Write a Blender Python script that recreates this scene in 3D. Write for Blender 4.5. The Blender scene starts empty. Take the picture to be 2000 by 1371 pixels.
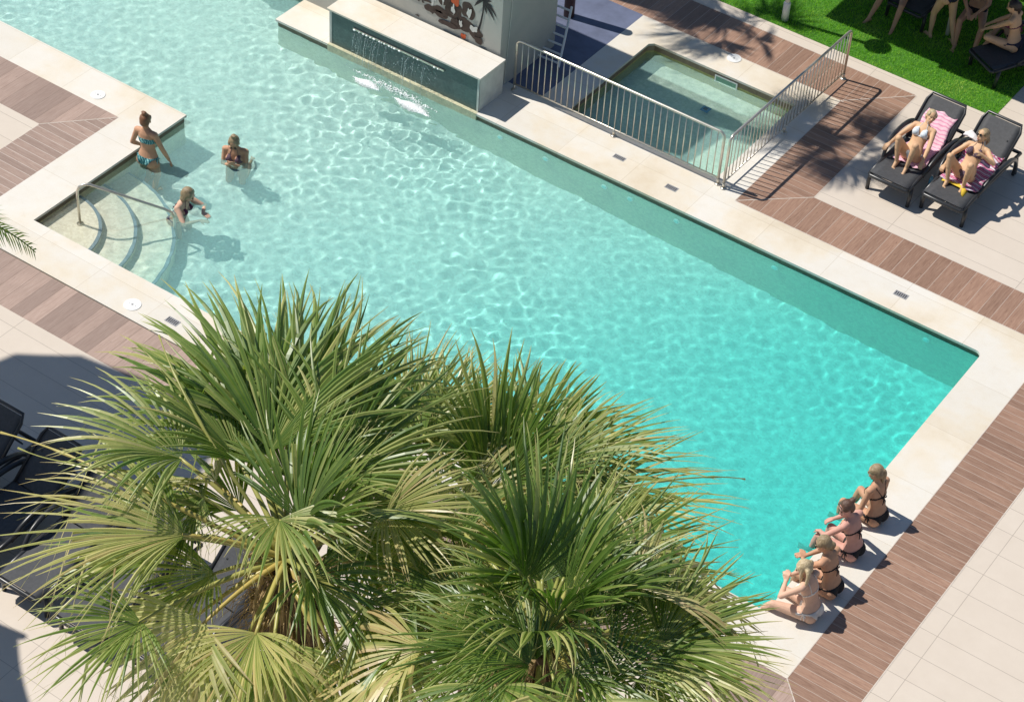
import bpy, bmesh, math, random
import numpy as np
from mathutils import Matrix, Vector
C = bpy.context.scene
COL = C.collection
rnd = random.Random(7)
# ---------------------------------------------------------------- camera
cam = bpy.data.cameras.new('camera'); co = bpy.data.objects.new('camera', cam); COL.objects.link(co); C.camera = co
RC = [[0.81382964, 0.5786499, 0.05334421], [0.42437095, -0.52910654, -0.73481669], [-0.39697683, 0.62065334, -0.6761648]]
M = Matrix.Identity(4)
for i in range(3):
    M[i][0] = RC[0][i]; M[i][1] = -RC[1][i]; M[i][2] = -RC[2][i]
M[2][3] = 20
co.matrix_world = M
cam.lens = 75.846; cam.sensor_width = 36; cam.clip_start = .5; cam.clip_end = 1000
# ---------------------------------------------------------------- light
SUND = Vector((.684, .136, -1))
w = bpy.data.worlds.new('World'); C.world = w; w.use_nodes = True
sky = w.node_tree.nodes.new('ShaderNodeTexSky'); sky.sky_type = 'NISHITA'; sky.sun_disc = False; sky.dust_density = .3; sky.ozone_density = 4; sky.air_density = 1.2
sky.sun_elevation = math.atan(1 / math.hypot(.684, .136))
sky.sun_rotation = math.atan2(-.684, -.136)
bg = w.node_tree.nodes['Background']; bg.inputs[1].default_value = .065
w.node_tree.links.new(sky.outputs[0], bg.inputs[0])
sl = bpy.data.lights.new('sun', 'SUN'); sl.energy = 4.6; sl.angle = math.radians(.55); sl.color = (1, .955, .88)
sl.cycles.is_caustics_light = True
so = bpy.data.objects.new('sun', sl); COL.objects.link(so); so.rotation_euler = SUND.to_track_quat('-Z', 'Y').to_euler()
C.view_settings.view_transform = 'Standard'; C.view_settings.look = 'None'; C.view_settings.exposure = .08
C.render.engine = 'CYCLES'
C.cycles.use_denoising = True
C.cycles.max_bounces = 10; C.cycles.transparent_max_bounces = 12
C.cycles.sample_clamp_indirect = 4

# ---------------------------------------------------------------- helpers
def tag(o, label=None, cat=None, group=None, kind=None):
    if label: o['label'] = label
    if cat: o['category'] = cat
    if group: o['group'] = group
    if kind: o['kind'] = kind
    return o

def link(name, me, mats=None, parent=None, smooth=False):
    o = bpy.data.objects.new(name, me); COL.objects.link(o)
    if mats is not None:
        for m in (mats if isinstance(mats, (list, tuple)) else [mats]): me.materials.append(m)
    if smooth and len(me.polygons): me.polygons.foreach_set('use_smooth', [True] * len(me.polygons))
    if parent: o.parent = parent
    return o

def empty(name, loc=(0, 0, 0), rz=0, label=None, cat=None, group=None, kind=None):
    o = bpy.data.objects.new(name, None); COL.objects.link(o); o.location = loc; o.rotation_euler = (0, 0, rz)
    o.empty_display_size = .1
    return tag(o, label, cat, group, kind)

def copy_tree(o, parent=None):
    c = o.copy(); COL.objects.link(c); c.parent = parent
    for ch in list(o.children): copy_tree(ch, c)
    return c

class MB:
    def __init__(s): s.v = []; s.f = []; s.a = []; s.at = 0.
    def add(s, vs, fs):
        b = len(s.v); s.v += [tuple(v) for v in vs]; s.f += [tuple(b + i for i in f) for f in fs]; s.a += [s.at] * len(vs)
        return s
    def box(s, x0, x1, y0, y1, z0, z1):
        v = [(x, y, z) for z in (z0, z1) for x, y in ((x0, y0), (x1, y0), (x1, y1), (x0, y1))]
        return s.add(v, [(3, 2, 1, 0), (4, 5, 6, 7), (0, 1, 5, 4), (1, 2, 6, 5), (2, 3, 7, 6), (3, 0, 4, 7)])
    def prism(s, poly, z0, z1):
        n = len(poly); v = [(x, y, z0) for x, y in poly] + [(x, y, z1) for x, y in poly]
        return s.add(v, [tuple(range(n))[::-1], tuple(range(n, 2 * n))] + [(i, (i + 1) % n, n + (i + 1) % n, n + i) for i in range(n)])
    def tube(s, pts, r, n=8, closed=False, cap=True):
        pts = [Vector(p) for p in pts]; m = len(pts); rs = r if isinstance(r, (list, tuple)) else [r] * m
        vs = []; prev = None
        for i, p in enumerate(pts):
            t = (pts[min(i + 1, m - 1)] - pts[max(i - 1, 0)])
            if closed: t = pts[(i + 1) % m] - pts[i - 1]
            t.normalize()
            if prev is None:
                u = t.cross(Vector((0, 0, 1)))
                if u.length < .2: u = t.cross(Vector((1, 0, 0)))
            else: u = prev - t * prev.dot(t)
            u.normalize(); prev = u; b = t.cross(u)
            for k in range(n):
                a = 2 * math.pi * k / n; vs.append(p + (u * math.cos(a) + b * math.sin(a)) * rs[i])
        fs = []
        for i in range(m if closed else m - 1):
            j = (i + 1) % m
            for k in range(n): fs.append((i * n + k, i * n + (k + 1) % n, j * n + (k + 1) % n, j * n + k))
        if cap and not closed: fs += [tuple(range(n))[::-1], tuple(range((m - 1) * n, m * n))]
        return s.add(vs, fs)
    def disc(s, c, r, h, n=24, ax=2):
        c = Vector(c); top = []; 
        def P(a, hh, rr):
            x, y = rr * math.cos(a), rr * math.sin(a)
            q = {2: (x, y, hh), 1: (x, hh, y), 0: (hh, x, y)}[ax]
            return c + Vector(q)
        vs = [P(2 * math.pi * k / n, 0, r) for k in range(n)] + [P(2 * math.pi * k / n, h, r) for k in range(n)]
        return s.add(vs, [tuple(range(n))[::-1], tuple(range(n, 2 * n))] + [(k, (k + 1) % n, n + (k + 1) % n, n + k) for k in range(n)])
    def ellipsoid(s, c, r, rot=None, nu=12, nv=8):
        c = Vector(c); vs = []; 
        r = (r, r, r) if not isinstance(r, (tuple, list)) else r
        for j in range(1, nv):
            t = math.pi * j / nv
            for k in range(nu):
                a = 2 * math.pi * k / nu; q = Vector((r[0] * math.sin(t) * math.cos(a), r[1] * math.sin(t) * math.sin(a), r[2] * math.cos(t)))
                vs.append(c + (rot @ q if rot else q))
        q = Vector((0, 0, r[2])); vs.append(c + (rot @ q if rot else q)); q = -q; vs.append(c + (rot @ q if rot else q))
        T = len(vs) - 2; B = T + 1; fs = []
        for k in range(nu):
            fs.append((T, k, (k + 1) % nu)); fs.append((B, (nv - 2) * nu + (k + 1) % nu, (nv - 2) * nu + k))
            for j in range(nv - 2): fs.append((j * nu + k, (j + 1) * nu + k, (j + 1) * nu + (k + 1) % nu, j * nu + (k + 1) % nu))
        return s.add(vs, fs)
    def mesh(s, name='m', attr=None):
        me = bpy.data.meshes.new(name); me.from_pydata(s.v, [], s.f)
        if attr:
            at = me.attributes.new(attr, 'FLOAT', 'POINT'); at.data.foreach_set('value', s.a)
        me.update(); return me
    def build(s, name, m=None, parent=None, smooth=False, bevel=0, attr=None):
        me = s.mesh(name, attr)
        bm = bmesh.new(); bm.from_mesh(me); bmesh.ops.recalc_face_normals(bm, faces=bm.faces)
        bm.to_mesh(me); bm.free()
        o = link(name, me, m, parent, smooth)
        if bevel:
            b = o.modifiers.new('bevel', 'BEVEL'); b.width = bevel; b.segments = 2; b.limit_method = 'ANGLE'
        return o

def recv(o): o.cycles.is_caustics_receiver = True; return o

# ---------------------------------------------------------------- materials
class NT:
    def __init__(s, name):
        s.m = bpy.data.materials.new(name); s.m.use_nodes = True; s.t = s.m.node_tree; s.b = s.t.nodes['Principled BSDF']; s.out = s.t.nodes['Material Output']
    def n(s, ty, **k):
        x = s.t.nodes.new('ShaderNode' + ty)
        for a, v in k.items(): setattr(x, a, v)
        return x
    def l(s, a, b): s.t.links.new(a, b)
    def coord(s, scale=(1, 1, 1), rot=(0, 0, 0), kind='Object'):
        tc = s.n('TexCoord'); mp = s.n('Mapping'); mp.inputs['Scale'].default_value = scale; mp.inputs['Rotation'].default_value = rot
        s.l(tc.outputs[kind], mp.inputs[0]); return mp.outputs[0]
    def noise(s, v, scale, detail=4, rough=.6):
        x = s.n('TexNoise'); x.inputs['Scale'].default_value = scale; x.inputs['Detail'].default_value = detail; x.inputs['Roughness'].default_value = rough
        s.l(v, x.inputs['Vector']); return x.outputs['Fac']
    def ramp(s, f, stops):
        r = s.n('ValToRGB'); e = r.color_ramp.elements
        while len(e) < len(stops): e.new(.5)
        for i, (p, c) in enumerate(stops): e[i].position = p; e[i].color = (*c, 1) if len(c) == 3 else c
        s.l(f, r.inputs[0]); return r.outputs[0]
    def mix(s, f, a, b, mode='MIX'):
        x = s.n('Mix', data_type='RGBA', blend_type=mode)
        for sock, val in ((x.inputs[0], f), (x.inputs[6], a), (x.inputs[7], b)):
            if hasattr(val, 'links'): s.l(val, sock)
            elif isinstance(val, (int, float)): sock.default_value = val
            else: sock.default_value = (*val, 1)
        return x.outputs[2]
    def base(s, c):
        if hasattr(c, 'links'): s.l(c, s.b.inputs['Base Color'])
        else: s.b.inputs['Base Color'].default_value = (*c, 1)
    def bump(s, h, st=.3, d=.01):
        x = s.n('Bump'); x.inputs['Strength'].default_value = st; x.inputs['Distance'].default_value = d; s.l(h, x.inputs['Height']); s.l(x.outputs[0], s.b.inputs['Normal'])
    def rough(s, r): s.b.inputs['Roughness'].default_value = r

def plain(name, c, r=.6, metal=0, var=.12, scale=6, spec=.5):
    t = NT(name); v = t.coord(); f = t.noise(v, scale)
    d = tuple(max(0, x * (1 - var)) for x in c); e = tuple(min(1, x * (1 + var)) for x in c)
    t.base(t.ramp(f, [(.3, d), (.7, e)])); t.rough(r); t.b.inputs['Metallic'].default_value = metal; t.b.inputs['Specular IOR Level'].default_value = spec
    return t.m

def mat_stone():
    t = NT('cream_stone'); v = t.coord()
    a = t.noise(v, .55, 5, .6); b = t.noise(v, 5, 6, .7); c = t.noise(v, 60, 3, .7)
    col = t.ramp(a, [(.30, (.70, .67, .62)), (.48, (.74, .70, .63)), (.57, (.73, .63, .48)), (.68, (.62, .49, .31))])
    col = t.mix(.35, col, t.ramp(b, [(.3, (.78, .76, .72)), (.55, (.73, .68, .59)), (.8, (.60, .50, .36))]))
    col = t.mix(.15, col, t.ramp(c, [(.3, (.5, .47, .42)), (.7, (.85, .82, .78))]))
    br = t.n('TexBrick'); br.offset = 0; br.inputs['Scale'].default_value = 1; br.inputs['Brick Width'].default_value = 1.15; br.inputs['Row Height'].default_value = 1.15
    br.inputs['Mortar Size'].default_value = .004; br.inputs['Color1'].default_value = (1, 1, 1, 1); br.inputs['Color2'].default_value = (.93, .92, .90, 1); br.inputs['Mortar'].default_value = (.80, .76, .70, 1)
    t.l(v, br.inputs[0])
    t.base(t.mix(1., col, br.outputs[0], 'MULTIPLY')); t.rough(.55); t.bump(c, .15, .003); return t.m

def mat_tile():
    t = NT('beige_tile'); v = t.coord()
    br = t.n('TexBrick'); br.offset = 0; br.inputs['Scale'].default_value = 1; br.inputs['Brick Width'].default_value = 2.1; br.inputs['Row Height'].default_value = .421
    br.inputs['Mortar Size'].default_value = .0045; br.inputs['Mortar Smooth'].default_value = .2; br.inputs['Bias'].default_value = 0
    br.inputs['Color1'].default_value = (.63, .545, .455, 1); br.inputs['Color2'].default_value = (.66, .575, .485, 1); br.inputs['Mortar'].default_value = (.33, .28, .23, 1)
    tc = t.n('TexCoord'); mp = t.n('Mapping'); mp.inputs['Location'].default_value = (4.73 + 2.1 * 12, -16.17 + .421 * 60, 0); t.l(tc.outputs['Object'], mp.inputs[0]); t.l(mp.outputs[0], br.inputs[0])
    n = t.noise(v, 3, 6, .7)
    t.base(t.mix(.25, br.outputs[0], t.ramp(n, [(.3, (.55, .48, .41)), (.7, (.70, .63, .55))]))); t.rough(.42); return t.m

def mat_wood(name, along_x, c0, c1, c2, grout, shift=0., row=.136):
    t = NT(name)
    rot = (0, 0, 0) if along_x else (0, 0, math.pi / 2)
    v = t.coord(rot=rot)
    br = t.n('TexBrick'); br.offset = .5; br.offset_frequency = 2
    br.inputs['Scale'].default_value = 1; br.inputs['Brick Width'].default_value = 40; br.inputs['Row Height'].default_value = row
    br.inputs['Mortar Size'].default_value = .0042; br.inputs['Mortar Smooth'].default_value = .3; br.inputs['Bias'].default_value = 0
    br.inputs['Color1'].default_value = (.30, .30, .30, 1); br.inputs['Color2'].default_value = (.75, .75, .75, 1); br.inputs['Mortar'].default_value = (0, 0, 0, 1)
    off = t.n('Mapping'); off.inputs['Location'].default_value = (20.3, shift + row * 500, 0); t.l(v, off.inputs[0]); t.l(off.outputs[0], br.inputs[0])
    st = t.n('Mapping'); st.inputs['Scale'].default_value = (2.2, 26, 1); t.l(v, st.inputs[0])
    g = t.noise(st.outputs[0], 1.6, 7, .72); k = t.noise(v, 1.3, 4, .6)
    s2 = t.n('Mapping'); s2.inputs['Scale'].default_value = (9, 30, 1); t.l(v, s2.inputs[0]); kn = t.noise(s2.outputs[0], .8, 3, .5)
    col = t.ramp(g, [(.28, c0), (.5, c1), (.74, c2)])
    col = t.mix(.45, col, t.mix(1., col, br.outputs[0], 'OVERLAY'))
    col = t.mix(t.ramp(kn, [(.66, (0, 0, 0)), (.74, (.5, .5, .5))]), col, tuple(x * .45 for x in c0))
    col = t.mix(t.ramp(k, [(.45, (0, 0, 0)), (.75, (.4, .4, .4))]), col, tuple(x * .8 for x in c1))
    col = t.mix(br.outputs['Fac'], col, grout)
    t.base(col); t.rough(.5); t.bump(g, .12, .004); return t.m

def mat_mosaic(name, c, v=.12):
    t = NT(name); q = t.coord()
    a = t.noise(q, 1.5, 5, .6); vo = t.n('TexVoronoi'); vo.inputs['Scale'].default_value = 28; t.l(q, vo.inputs['Vector'])
    col = t.ramp(a, [(.3, tuple(x * (1 - v) for x in c)), (.7, tuple(min(1, x * (1 + v)) for x in c))])
    g = t.n('SeparateColor'); t.l(vo.outputs['Color'], g.inputs[0])
    col = t.mix(.35, col, t.ramp(g.outputs[0], [(0, tuple(x * .6 for x in c)), (1, tuple(min(1, x * 1.35) for x in c))]))
    t.base(col); t.rough(.4); return t.m

def mat_water(name, stops, milk=.22):
    t = NT(name); t.t.nodes.remove(t.b)
    g = t.n('BsdfGlass'); g.inputs['IOR'].default_value = 1.33; g.inputs['Roughness'].default_value = 0
    geo = t.n('NewGeometry'); sp = t.n('SeparateXYZ'); t.l(geo.outputs['Position'], sp.inputs[0])
    v = t.coord(); nz = t.noise(v, .35, 3, .5)
    m1 = t.n('Math', operation='MULTIPLY_ADD'); m1.inputs[1].default_value = 1.6; m1.inputs[2].default_value = -.8; t.l(nz, m1.inputs[0])
    # deeper water is further along x and a little towards low y
    m2 = t.n('Math', operation='MULTIPLY_ADD'); m2.inputs[1].default_value = -.25; t.l(sp.outputs[1], m2.inputs[0]); t.l(sp.outputs[0], m2.inputs[2])
    m3 = t.n('Math', operation='ADD'); t.l(m2.outputs[0], m3.inputs[0]); t.l(m1.outputs[0], m3.inputs[1])
    mr = t.n('MapRange'); mr.inputs[1].default_value = -27; mr.inputs[2].default_value = -10.5; t.l(m3.outputs[0], mr.inputs[0])
    # clearer where the basin is shallow over the steps
    vd = t.n('VectorMath', operation='DISTANCE'); vd.inputs[1].default_value = (-18.78, 16.27, -.12); t.l(geo.outputs['Position'], vd.inputs[0])
    sh = t.n('MapRange'); sh.inputs[1].default_value = 2.5; sh.inputs[2].default_value = .9; t.l(vd.outputs['Value'], sh.inputs[0])
    col = t.mix(sh.outputs[0], t.ramp(mr.outputs[0], stops), (.985, .99, .965)); t.l(col, g.inputs['Color'])
    # suspended particles make real pool water slightly milky
    df = t.n('BsdfDiffuse'); t.l(t.mix(1., col, (.62, .92, .91), 'MULTIPLY'), df.inputs[0]); mx = t.n('MixShader'); mk = t.n('MapRange'); mk.inputs[3].default_value = milk; mk.inputs[4].default_value = .03; t.l(sh.outputs[0], mk.inputs[0]); t.l(mk.outputs[0], mx.inputs[0])
    t.l(g.outputs[0], mx.inputs[1]); t.l(df.outputs[0], mx.inputs[2]); t.l(mx.outputs[0], t.out.inputs[0]); return t.m

def mat_leaf():
    t = NT('palm_leaf')
    at = t.n('Attribute'); at.attribute_name = 'tone'; at.attribute_type = 'GEOMETRY'
    oi = t.n('ObjectInfo')
    v = t.coord(); n = t.noise(v, 3, 3, .6)
    col = t.ramp(at.outputs['Fac'], [(0, (.030, .09, .008)), (.18, (.078, .165, .016)), (.36, (.17, .25, .045)), (.56, (.42, .43, .16)), (.75, (.60, .54, .27)), (1, (.46, .32, .17))])
    col = t.mix(t.ramp(oi.outputs['Random'], [(0, (0, 0, 0)), (1, (.35, .35, .35))]), col, t.mix(1., col, (1.5, 1.25, .9), 'MULTIPLY'))
    col = t.mix(.2, col, t.ramp(n, [(.3, (.05, .10, .02)), (.7, (.26, .28, .10))]))
    t.base(col); t.rough(.42); t.b.inputs['Specular IOR Level'].default_value = .8
    tr = t.n('BsdfTranslucent'); tc = t.mix(1., col, (1.5, 1.9, .7), 'MULTIPLY'); t.l(tc, tr.inputs[0])
    mx = t.n('MixShader'); mx.inputs[0].default_value = .28; t.l(t.b.outputs[0], mx.inputs[1]); t.l(tr.outputs[0], mx.inputs[2]); t.l(mx.outputs[0], t.out.inputs[0]); return t.m

def mat_skin(name, c):
    t = NT(name); v = t.coord(); n = t.noise(v, 7, 4, .6)
    t.base(t.ramp(n, [(.3, tuple(x * .88 for x in c)), (.7, tuple(min(1, x * 1.1) for x in c))])); t.rough(.62); t.b.inputs['Specular IOR Level'].default_value = .35; return t.m

def mat_hair(name, c0, c1):
    t = NT(name); v = t.coord(scale=(60, 60, 9)); n = t.noise(v, 1, 4, .7)
    t.base(t.ramp(n, [(.3, c0), (.7, c1)])); t.rough(.4); t.bump(n, .9, .010); return t.m

def mat_stripes(name, cols, scale, rot=0, noise=0):
    t = NT(name); v = t.coord(rot=(0, 0, rot)); wv = t.n('TexWave'); wv.inputs['Scale'].default_value = scale; wv.inputs['Distortion'].default_value = noise; wv.inputs['Detail'].default_value = 2
    t.l(v, wv.inputs[0]); r = t.ramp(wv.outputs[0], [(i / len(cols), c) for i, c in enumerate(cols)])
    r.node.color_ramp.interpolation = 'CONSTANT' if len(cols) > 2 else 'LINEAR'
    t.base(r); t.rough(.9); return t.m

def mat_steel():
    t = NT('stainless_steel'); v = t.coord(); n = t.noise(v, 9, 3)
    t.base(t.ramp(n, [(.3, (.62, .57, .49)), (.7, (.76, .70, .61))])); t.b.inputs['Metallic'].default_value = .8; t.rough(.34); return t.m

STONE = mat_stone(); TILE = mat_tile()
WX = mat_wood('plank_tile_across', True, (.19, .105, .070), (.30, .180, .125), (.39, .255, .185), (.47, .38, .32), .04)
WY = mat_wood('plank_tile_along', False, (.19, .105, .070), (.30, .180, .125), (.39, .255, .185), (.47, .38, .32), .03, .2)
WY2 = mat_wood('plank_tile_pale', False, (.27, .185, .15), (.35, .25, .205), (.43, .325, .275), (.20, .14, .11), .0, .235)
WX2 = mat_wood('plank_tile_pale_across', True, (.25, .165, .135), (.33, .235, .19), (.41, .31, .26), (.60, .52, .46), .0)
MOSW = mat_mosaic('sand_mosaic', (.56, .54, .37), .18); MOSF = mat_mosaic('pale_pool_floor', (.77, .75, .70), .06)
MOSK = mat_mosaic('olive_mosaic', (.50, .44, .16)); MOSKF = mat_mosaic('pale_kids_floor', (.76, .88, .78), .06)
STEPM = mat_mosaic('step_floor', (.90, .84, .68), .05); MOSB = mat_mosaic('blue_mosaic', (.22, .30, .36))
STEEL = mat_steel()
WHITE = plain('white_plastic', (.80, .80, .78), .4, var=.03)
GREYM = plain('grey_grate', (.30, .30, .31), .5, var=.25, scale=60)
DARKP = plain('anthracite_resin', (.030, .031, .034), .32, var=.15)
# ---------------------------------------------------------------- ground, terrace, pools
def rect_cells(xs, ys, inside, z, name, m, kind='structure', thick=0):
    mb = MB(); idx = {}
    def P(x, y):
        if (x, y) not in idx: idx[(x, y)] = len(mb.v); mb.v.append((x, y, z)); mb.a.append(0)
        return idx[(x, y)]
    for i in range(len(xs) - 1):
        for j in range(len(ys) - 1):
            cx, cy = (xs[i] + xs[i + 1]) / 2, (ys[j] + ys[j + 1]) / 2
            if inside(cx, cy): mb.f.append((P(xs[i], ys[j]), P(xs[i + 1], ys[j]), P(xs[i + 1], ys[j + 1]), P(xs[i], ys[j + 1])))
    o = link(name, mb.mesh(name), m)
    if thick:
        s = o.modifiers.new('solid', 'SOLIDIFY'); s.thickness = thick; s.offset = -1
    return tag(o, kind=kind)
XL, XR, YB, YT, YP, XPL = -18.78, -6.56, 16.27, 22.47, 19.55, -19.35
WZ = -.12
def in_main(x, y):
    return (XL < x < XR and YB < y < YT) or (-40 < x <= XL and YP < y < YT) or (-40 < x < XPL and YT <= y < 34)
KX0, KX1, KY0, KY1 = -14.31, -11.53, 23.45, 25.88
def in_kid(x, y): return KX0 < x < KX1 and KY0 < y < KY1
# the base ground reaches the horizon; it has holes where the two basins are
gx = [-400, -40, XPL, XL, KX0, KX1, XR, 400]; gy = [-400, YB, YP, YT, KY0, KY1, 34, 500]
rect_cells(gx, gy, lambda x, y: not in_main(x, y) and not in_kid(x, y), -.05, 'ground', TILE)
OV = .03   # the stone slabs overhang the basin wall a little
def cop(x, y):
    if in_main(x, y) or in_kid(x, y): return False
    return True
def sheet(name, m, boxes, z=0., thick=.04, holes=()):
    mb = MB()
    for b in boxes: mb.box(b[0], b[1], b[2], b[3], z - thick, z)
    return mb.build(name, m)
# coping slabs
cp = MB()
def cbox(x0, x1, y0, y1): cp.box(x0, x1, y0, y1, -.04, 0)
WB = 15.55; 
cop_boxes = [
 (XR - OV, -5.86, 15.64, YT - OV),              # right side
 (-19.5, XR - OV, WB, YB + OV), # lower side
 (XL - .72, XL + OV, YB + OV, YP + OV),       # peninsula, side facing the steps
 (-40, XL - .72, 18.90, YP + OV),
]
pol = MB()
def slab(poly): pol.prism(poly, -.04, 0)
r_ = .10
def arc(cx, cy, r, a0, a1, n=6): return [(cx + r * math.cos(math.radians(a0 + (a1 - a0) * i / n)), cy + r * math.sin(math.radians(a0 + (a1 - a0) * i / n))) for i in range(n + 1)]
xi, yi, yt = XR - OV, YB + OV, YT - OV
# right slab strip with the rounded inner corner
slab([(xi, YB + .18 + OV), (-5.86, 15.73), (-5.86, 23.16), (-11.05, 23.16), (-11.05, yt)] + arc(xi - r_, yt - r_, r_, 90, 0) )
# strip between the pools, up to the box
slab([(-11.05, yt), (-11.05, KY0 + .0), (-15.30, KY0), (-15.30, yt)])
# lower strip (its edge drifts by 0.18 m, as built)
slab([(XL + OV, yi), (-19.5, yi), (-19.5, WB), (-5.86, 15.73), (xi, YB + .18 + OV)])
slab([(XL + OV, yi), (XL + OV, YP + OV), (-19.50, YP + OV), (-19.50, yi)])
slab([(-19.50, 18.88), (-19.50, YP + OV), (-41, YP + OV), (-41, 18.88)])
# platform slab left of the fountain box and beneath it
slab([(XPL - OV, yt), (-15.30, yt), (-15.30, KY0), (-19.0, KY0), (-19.0, 26.4), (XPL - OV, 26.4)])
# kids pool surround
slab([(-14.80, KY0), (KX0 + OV, KY0), (KX0 + OV, KY1 - .1), (KX0 + .1, KY1 - OV), (KX1 - OV, KY1 - OV), (KX1 - OV, KY0), (-11.05, KY0), (-11.05, 26.43), (-14.80, 26.43)])
tag(pol.build('pool_coping', STONE), kind='structure')
# wood look plank bands
def band(name, m, poly, z=.0, t=.035): return tag(MB().prism(poly, z - t, z).build(name, m), kind='structure')
band('plank_band', WX, [(-5.86, 15.73), (-4.99, 14.86), (-4.99, 23.98), (-5.86, 23.16)])
band('plank_band', WY, [(-5.86, 23.16), (-4.99, 23.98), (-10.17, 23.98), (-11.05, 23.16)])
band('plank_band', WX, [(-11.05, 23.16), (-10.17, 23.98), (-10.17, 27.33), (-11.05, 26.43)])
band('plank_band', WY, [(-11.05, 26.43), (-10.17, 27.33), (-19.0, 27.33), (-19.0, 26.43)])
band('plank_band', WY2, [(-5.86, 15.73), (-24, 15.45), (-24, 14.62), (-4.99, 14.86)])
band('plank_band', WX2, [(-19.50, 15.50), (-19.50, 18.88), (-20.30, 18.00), (-20.30, 15.49)])
band('plank_band', WY2, [(-19.50, 18.88), (-41, 18.88), (-41, 18.00), (-20.30, 18.00)])
# diagonal mitre joints
GROUT = plain('grout', (.62, .55, .48), .8)
jt = MB()
def joint(a, b, w_=.006):
    a = Vector((*a, 0)); b = Vector((*b, 0)); d = (b - a).normalized(); n = Vector((-d.y, d.x, 0)) * w_
    jt.add([a + n + Vector((0, 0, .002)), a - n + Vector((0, 0, .002)), b - n + Vector((0, 0, .002)), b + n + Vector((0, 0, .002))], [(0, 1, 2, 3)])
for a, b in [((-5.86, 23.16), (-4.99, 23.98)), ((-11.05, 23.16), (-10.17, 23.98)), ((-11.05, 26.43), (-10.17, 27.33)), ((-5.86, 15.73), (-4.99, 14.86)), ((-19.5, 18.88), (-20.3, 18.0)),
             ((-5.866, 15.73), (-5.866, 23.16)), ((-5.86, 23.154), (-11.05, 23.154)), ((-4.98, 14.9), (-4.98, 23.98)), ((-11.056, 23.16), (-11.056, 26.43)), ((-10.16, 23.99), (-10.16, 27.33)), ((-10.17, 23.99), (-5, 23.99)), ((-10.2, 27.34), (-19, 27.34)), ((-11, 26.42), (-14.8, 26.42))]: joint(a, b)
tag(jt.build('tile_joint', GROUT), kind='structure')
# beige tile terrace, top flush with the bands
def terr(poly): return poly
tt = MB()
for poly in [[(-4.99, 14.86), (60, 14.86), (60, 23.98), (-4.99, 23.98)], [(-4.99, 14.86), (-24, 14.62), (-24, -20), (60, -20), (60, 14.86)],
             [(-10.17, 23.98), (60, 23.98), (60, 80), (-8.93, 80), (-8.93, 27.62), (-10.17, 27.33)], [(-10.17, 27.33), (-8.93, 27.62), (-19.0, 27.62), (-19, 27.33)],
             [(-20.30, 15.49), (-20.30, 18.00), (-41, 18.0), (-41, 15.3)],
             [(-24, 14.62), (-24, 15.45), (-60, 15.0), (-60, -20), (-24, -20)]]:
    tt.prism(poly, -.035, -.001)
tag(tt.build('terrace_tiles', TILE), kind='structure')
# dark slate paving beside the kids pool; its navy colour includes the wall's shade
SHADED_SLATE = plain('shaded_slate_paving', (.12, .14, .22), .6, var=.2, scale=3)
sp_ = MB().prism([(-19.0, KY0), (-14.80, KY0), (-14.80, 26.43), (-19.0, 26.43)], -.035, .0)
tag(sp_.build('shaded_slate_paving', SHADED_SLATE), kind='structure')
# lawn
def mat_lawn():
    t = NT('lawn_soil'); v = t.coord(); n = t.noise(v, 9, 5, .7)
    t.base(t.ramp(n, [(.3, (.03, .12, .006)), (.7, (.08, .24, .015))])); t.rough(.9); return t.m
tag(MB().prism([(-19, 27.62), (-8.93, 27.62), (-8.93, 60), (-19, 60)], -.03, .004).build('lawn', mat_lawn()), kind='structure')
def grass():
    r = np.random.default_rng(5); n = 90000
    x = r.uniform(-15.6, -8.93, n); y = 27.62 + (r.uniform(0, 1, n)) * 4.6
    a = r.uniform(0, 6.283, n); h = r.uniform(.025, .05, n); lx = r.normal(0, .014, n); ly = r.normal(0, .014, n)
    wd = .0045
    V = np.empty((n, 3, 3)); V[:, 0] = np.stack([x - wd * np.cos(a), y - wd * np.sin(a), np.full(n, .003)], -1); V[:, 1] = np.stack([x + wd * np.cos(a), y + wd * np.sin(a), np.full(n, .003)], -1); V[:, 2] = np.stack([x + lx, y + ly, h], -1)
    me = bpy.data.meshes.new('grass'); me.vertices.add(n * 3); me.vertices.foreach_set('co', V.ravel()); me.loops.add(n * 3); me.loops.foreach_set('vertex_index', np.arange(n * 3)); me.polygons.add(n); me.polygons.foreach_set('loop_start', np.arange(n) * 3); me.polygons.foreach_set('loop_total', np.full(n, 3)); me.update()
    t = NT('grass_blade'); v = t.coord(); q = t.noise(v, 1.1, 7, .75); t.base(t.ramp(q, [(.34, (.16, .46, .015)), (.5, (.30, .64, .03)), (.66, (.55, .74, .12))])); t.rough(.5)
    tr = t.n('BsdfTranslucent'); tr.inputs[0].default_value = (.2, .6, .03, 1); mx = t.n('MixShader'); mx.inputs[0].default_value = .25; t.l(t.b.outputs[0], mx.inputs[1]); t.l(tr.outputs[0], mx.inputs[2]); t.l(mx.outputs[0], t.out.inputs[0])
    tag(link('grass', me, t.m), 'short bright green artificial turf blades', 'grass', kind='stuff')
grass()
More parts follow.
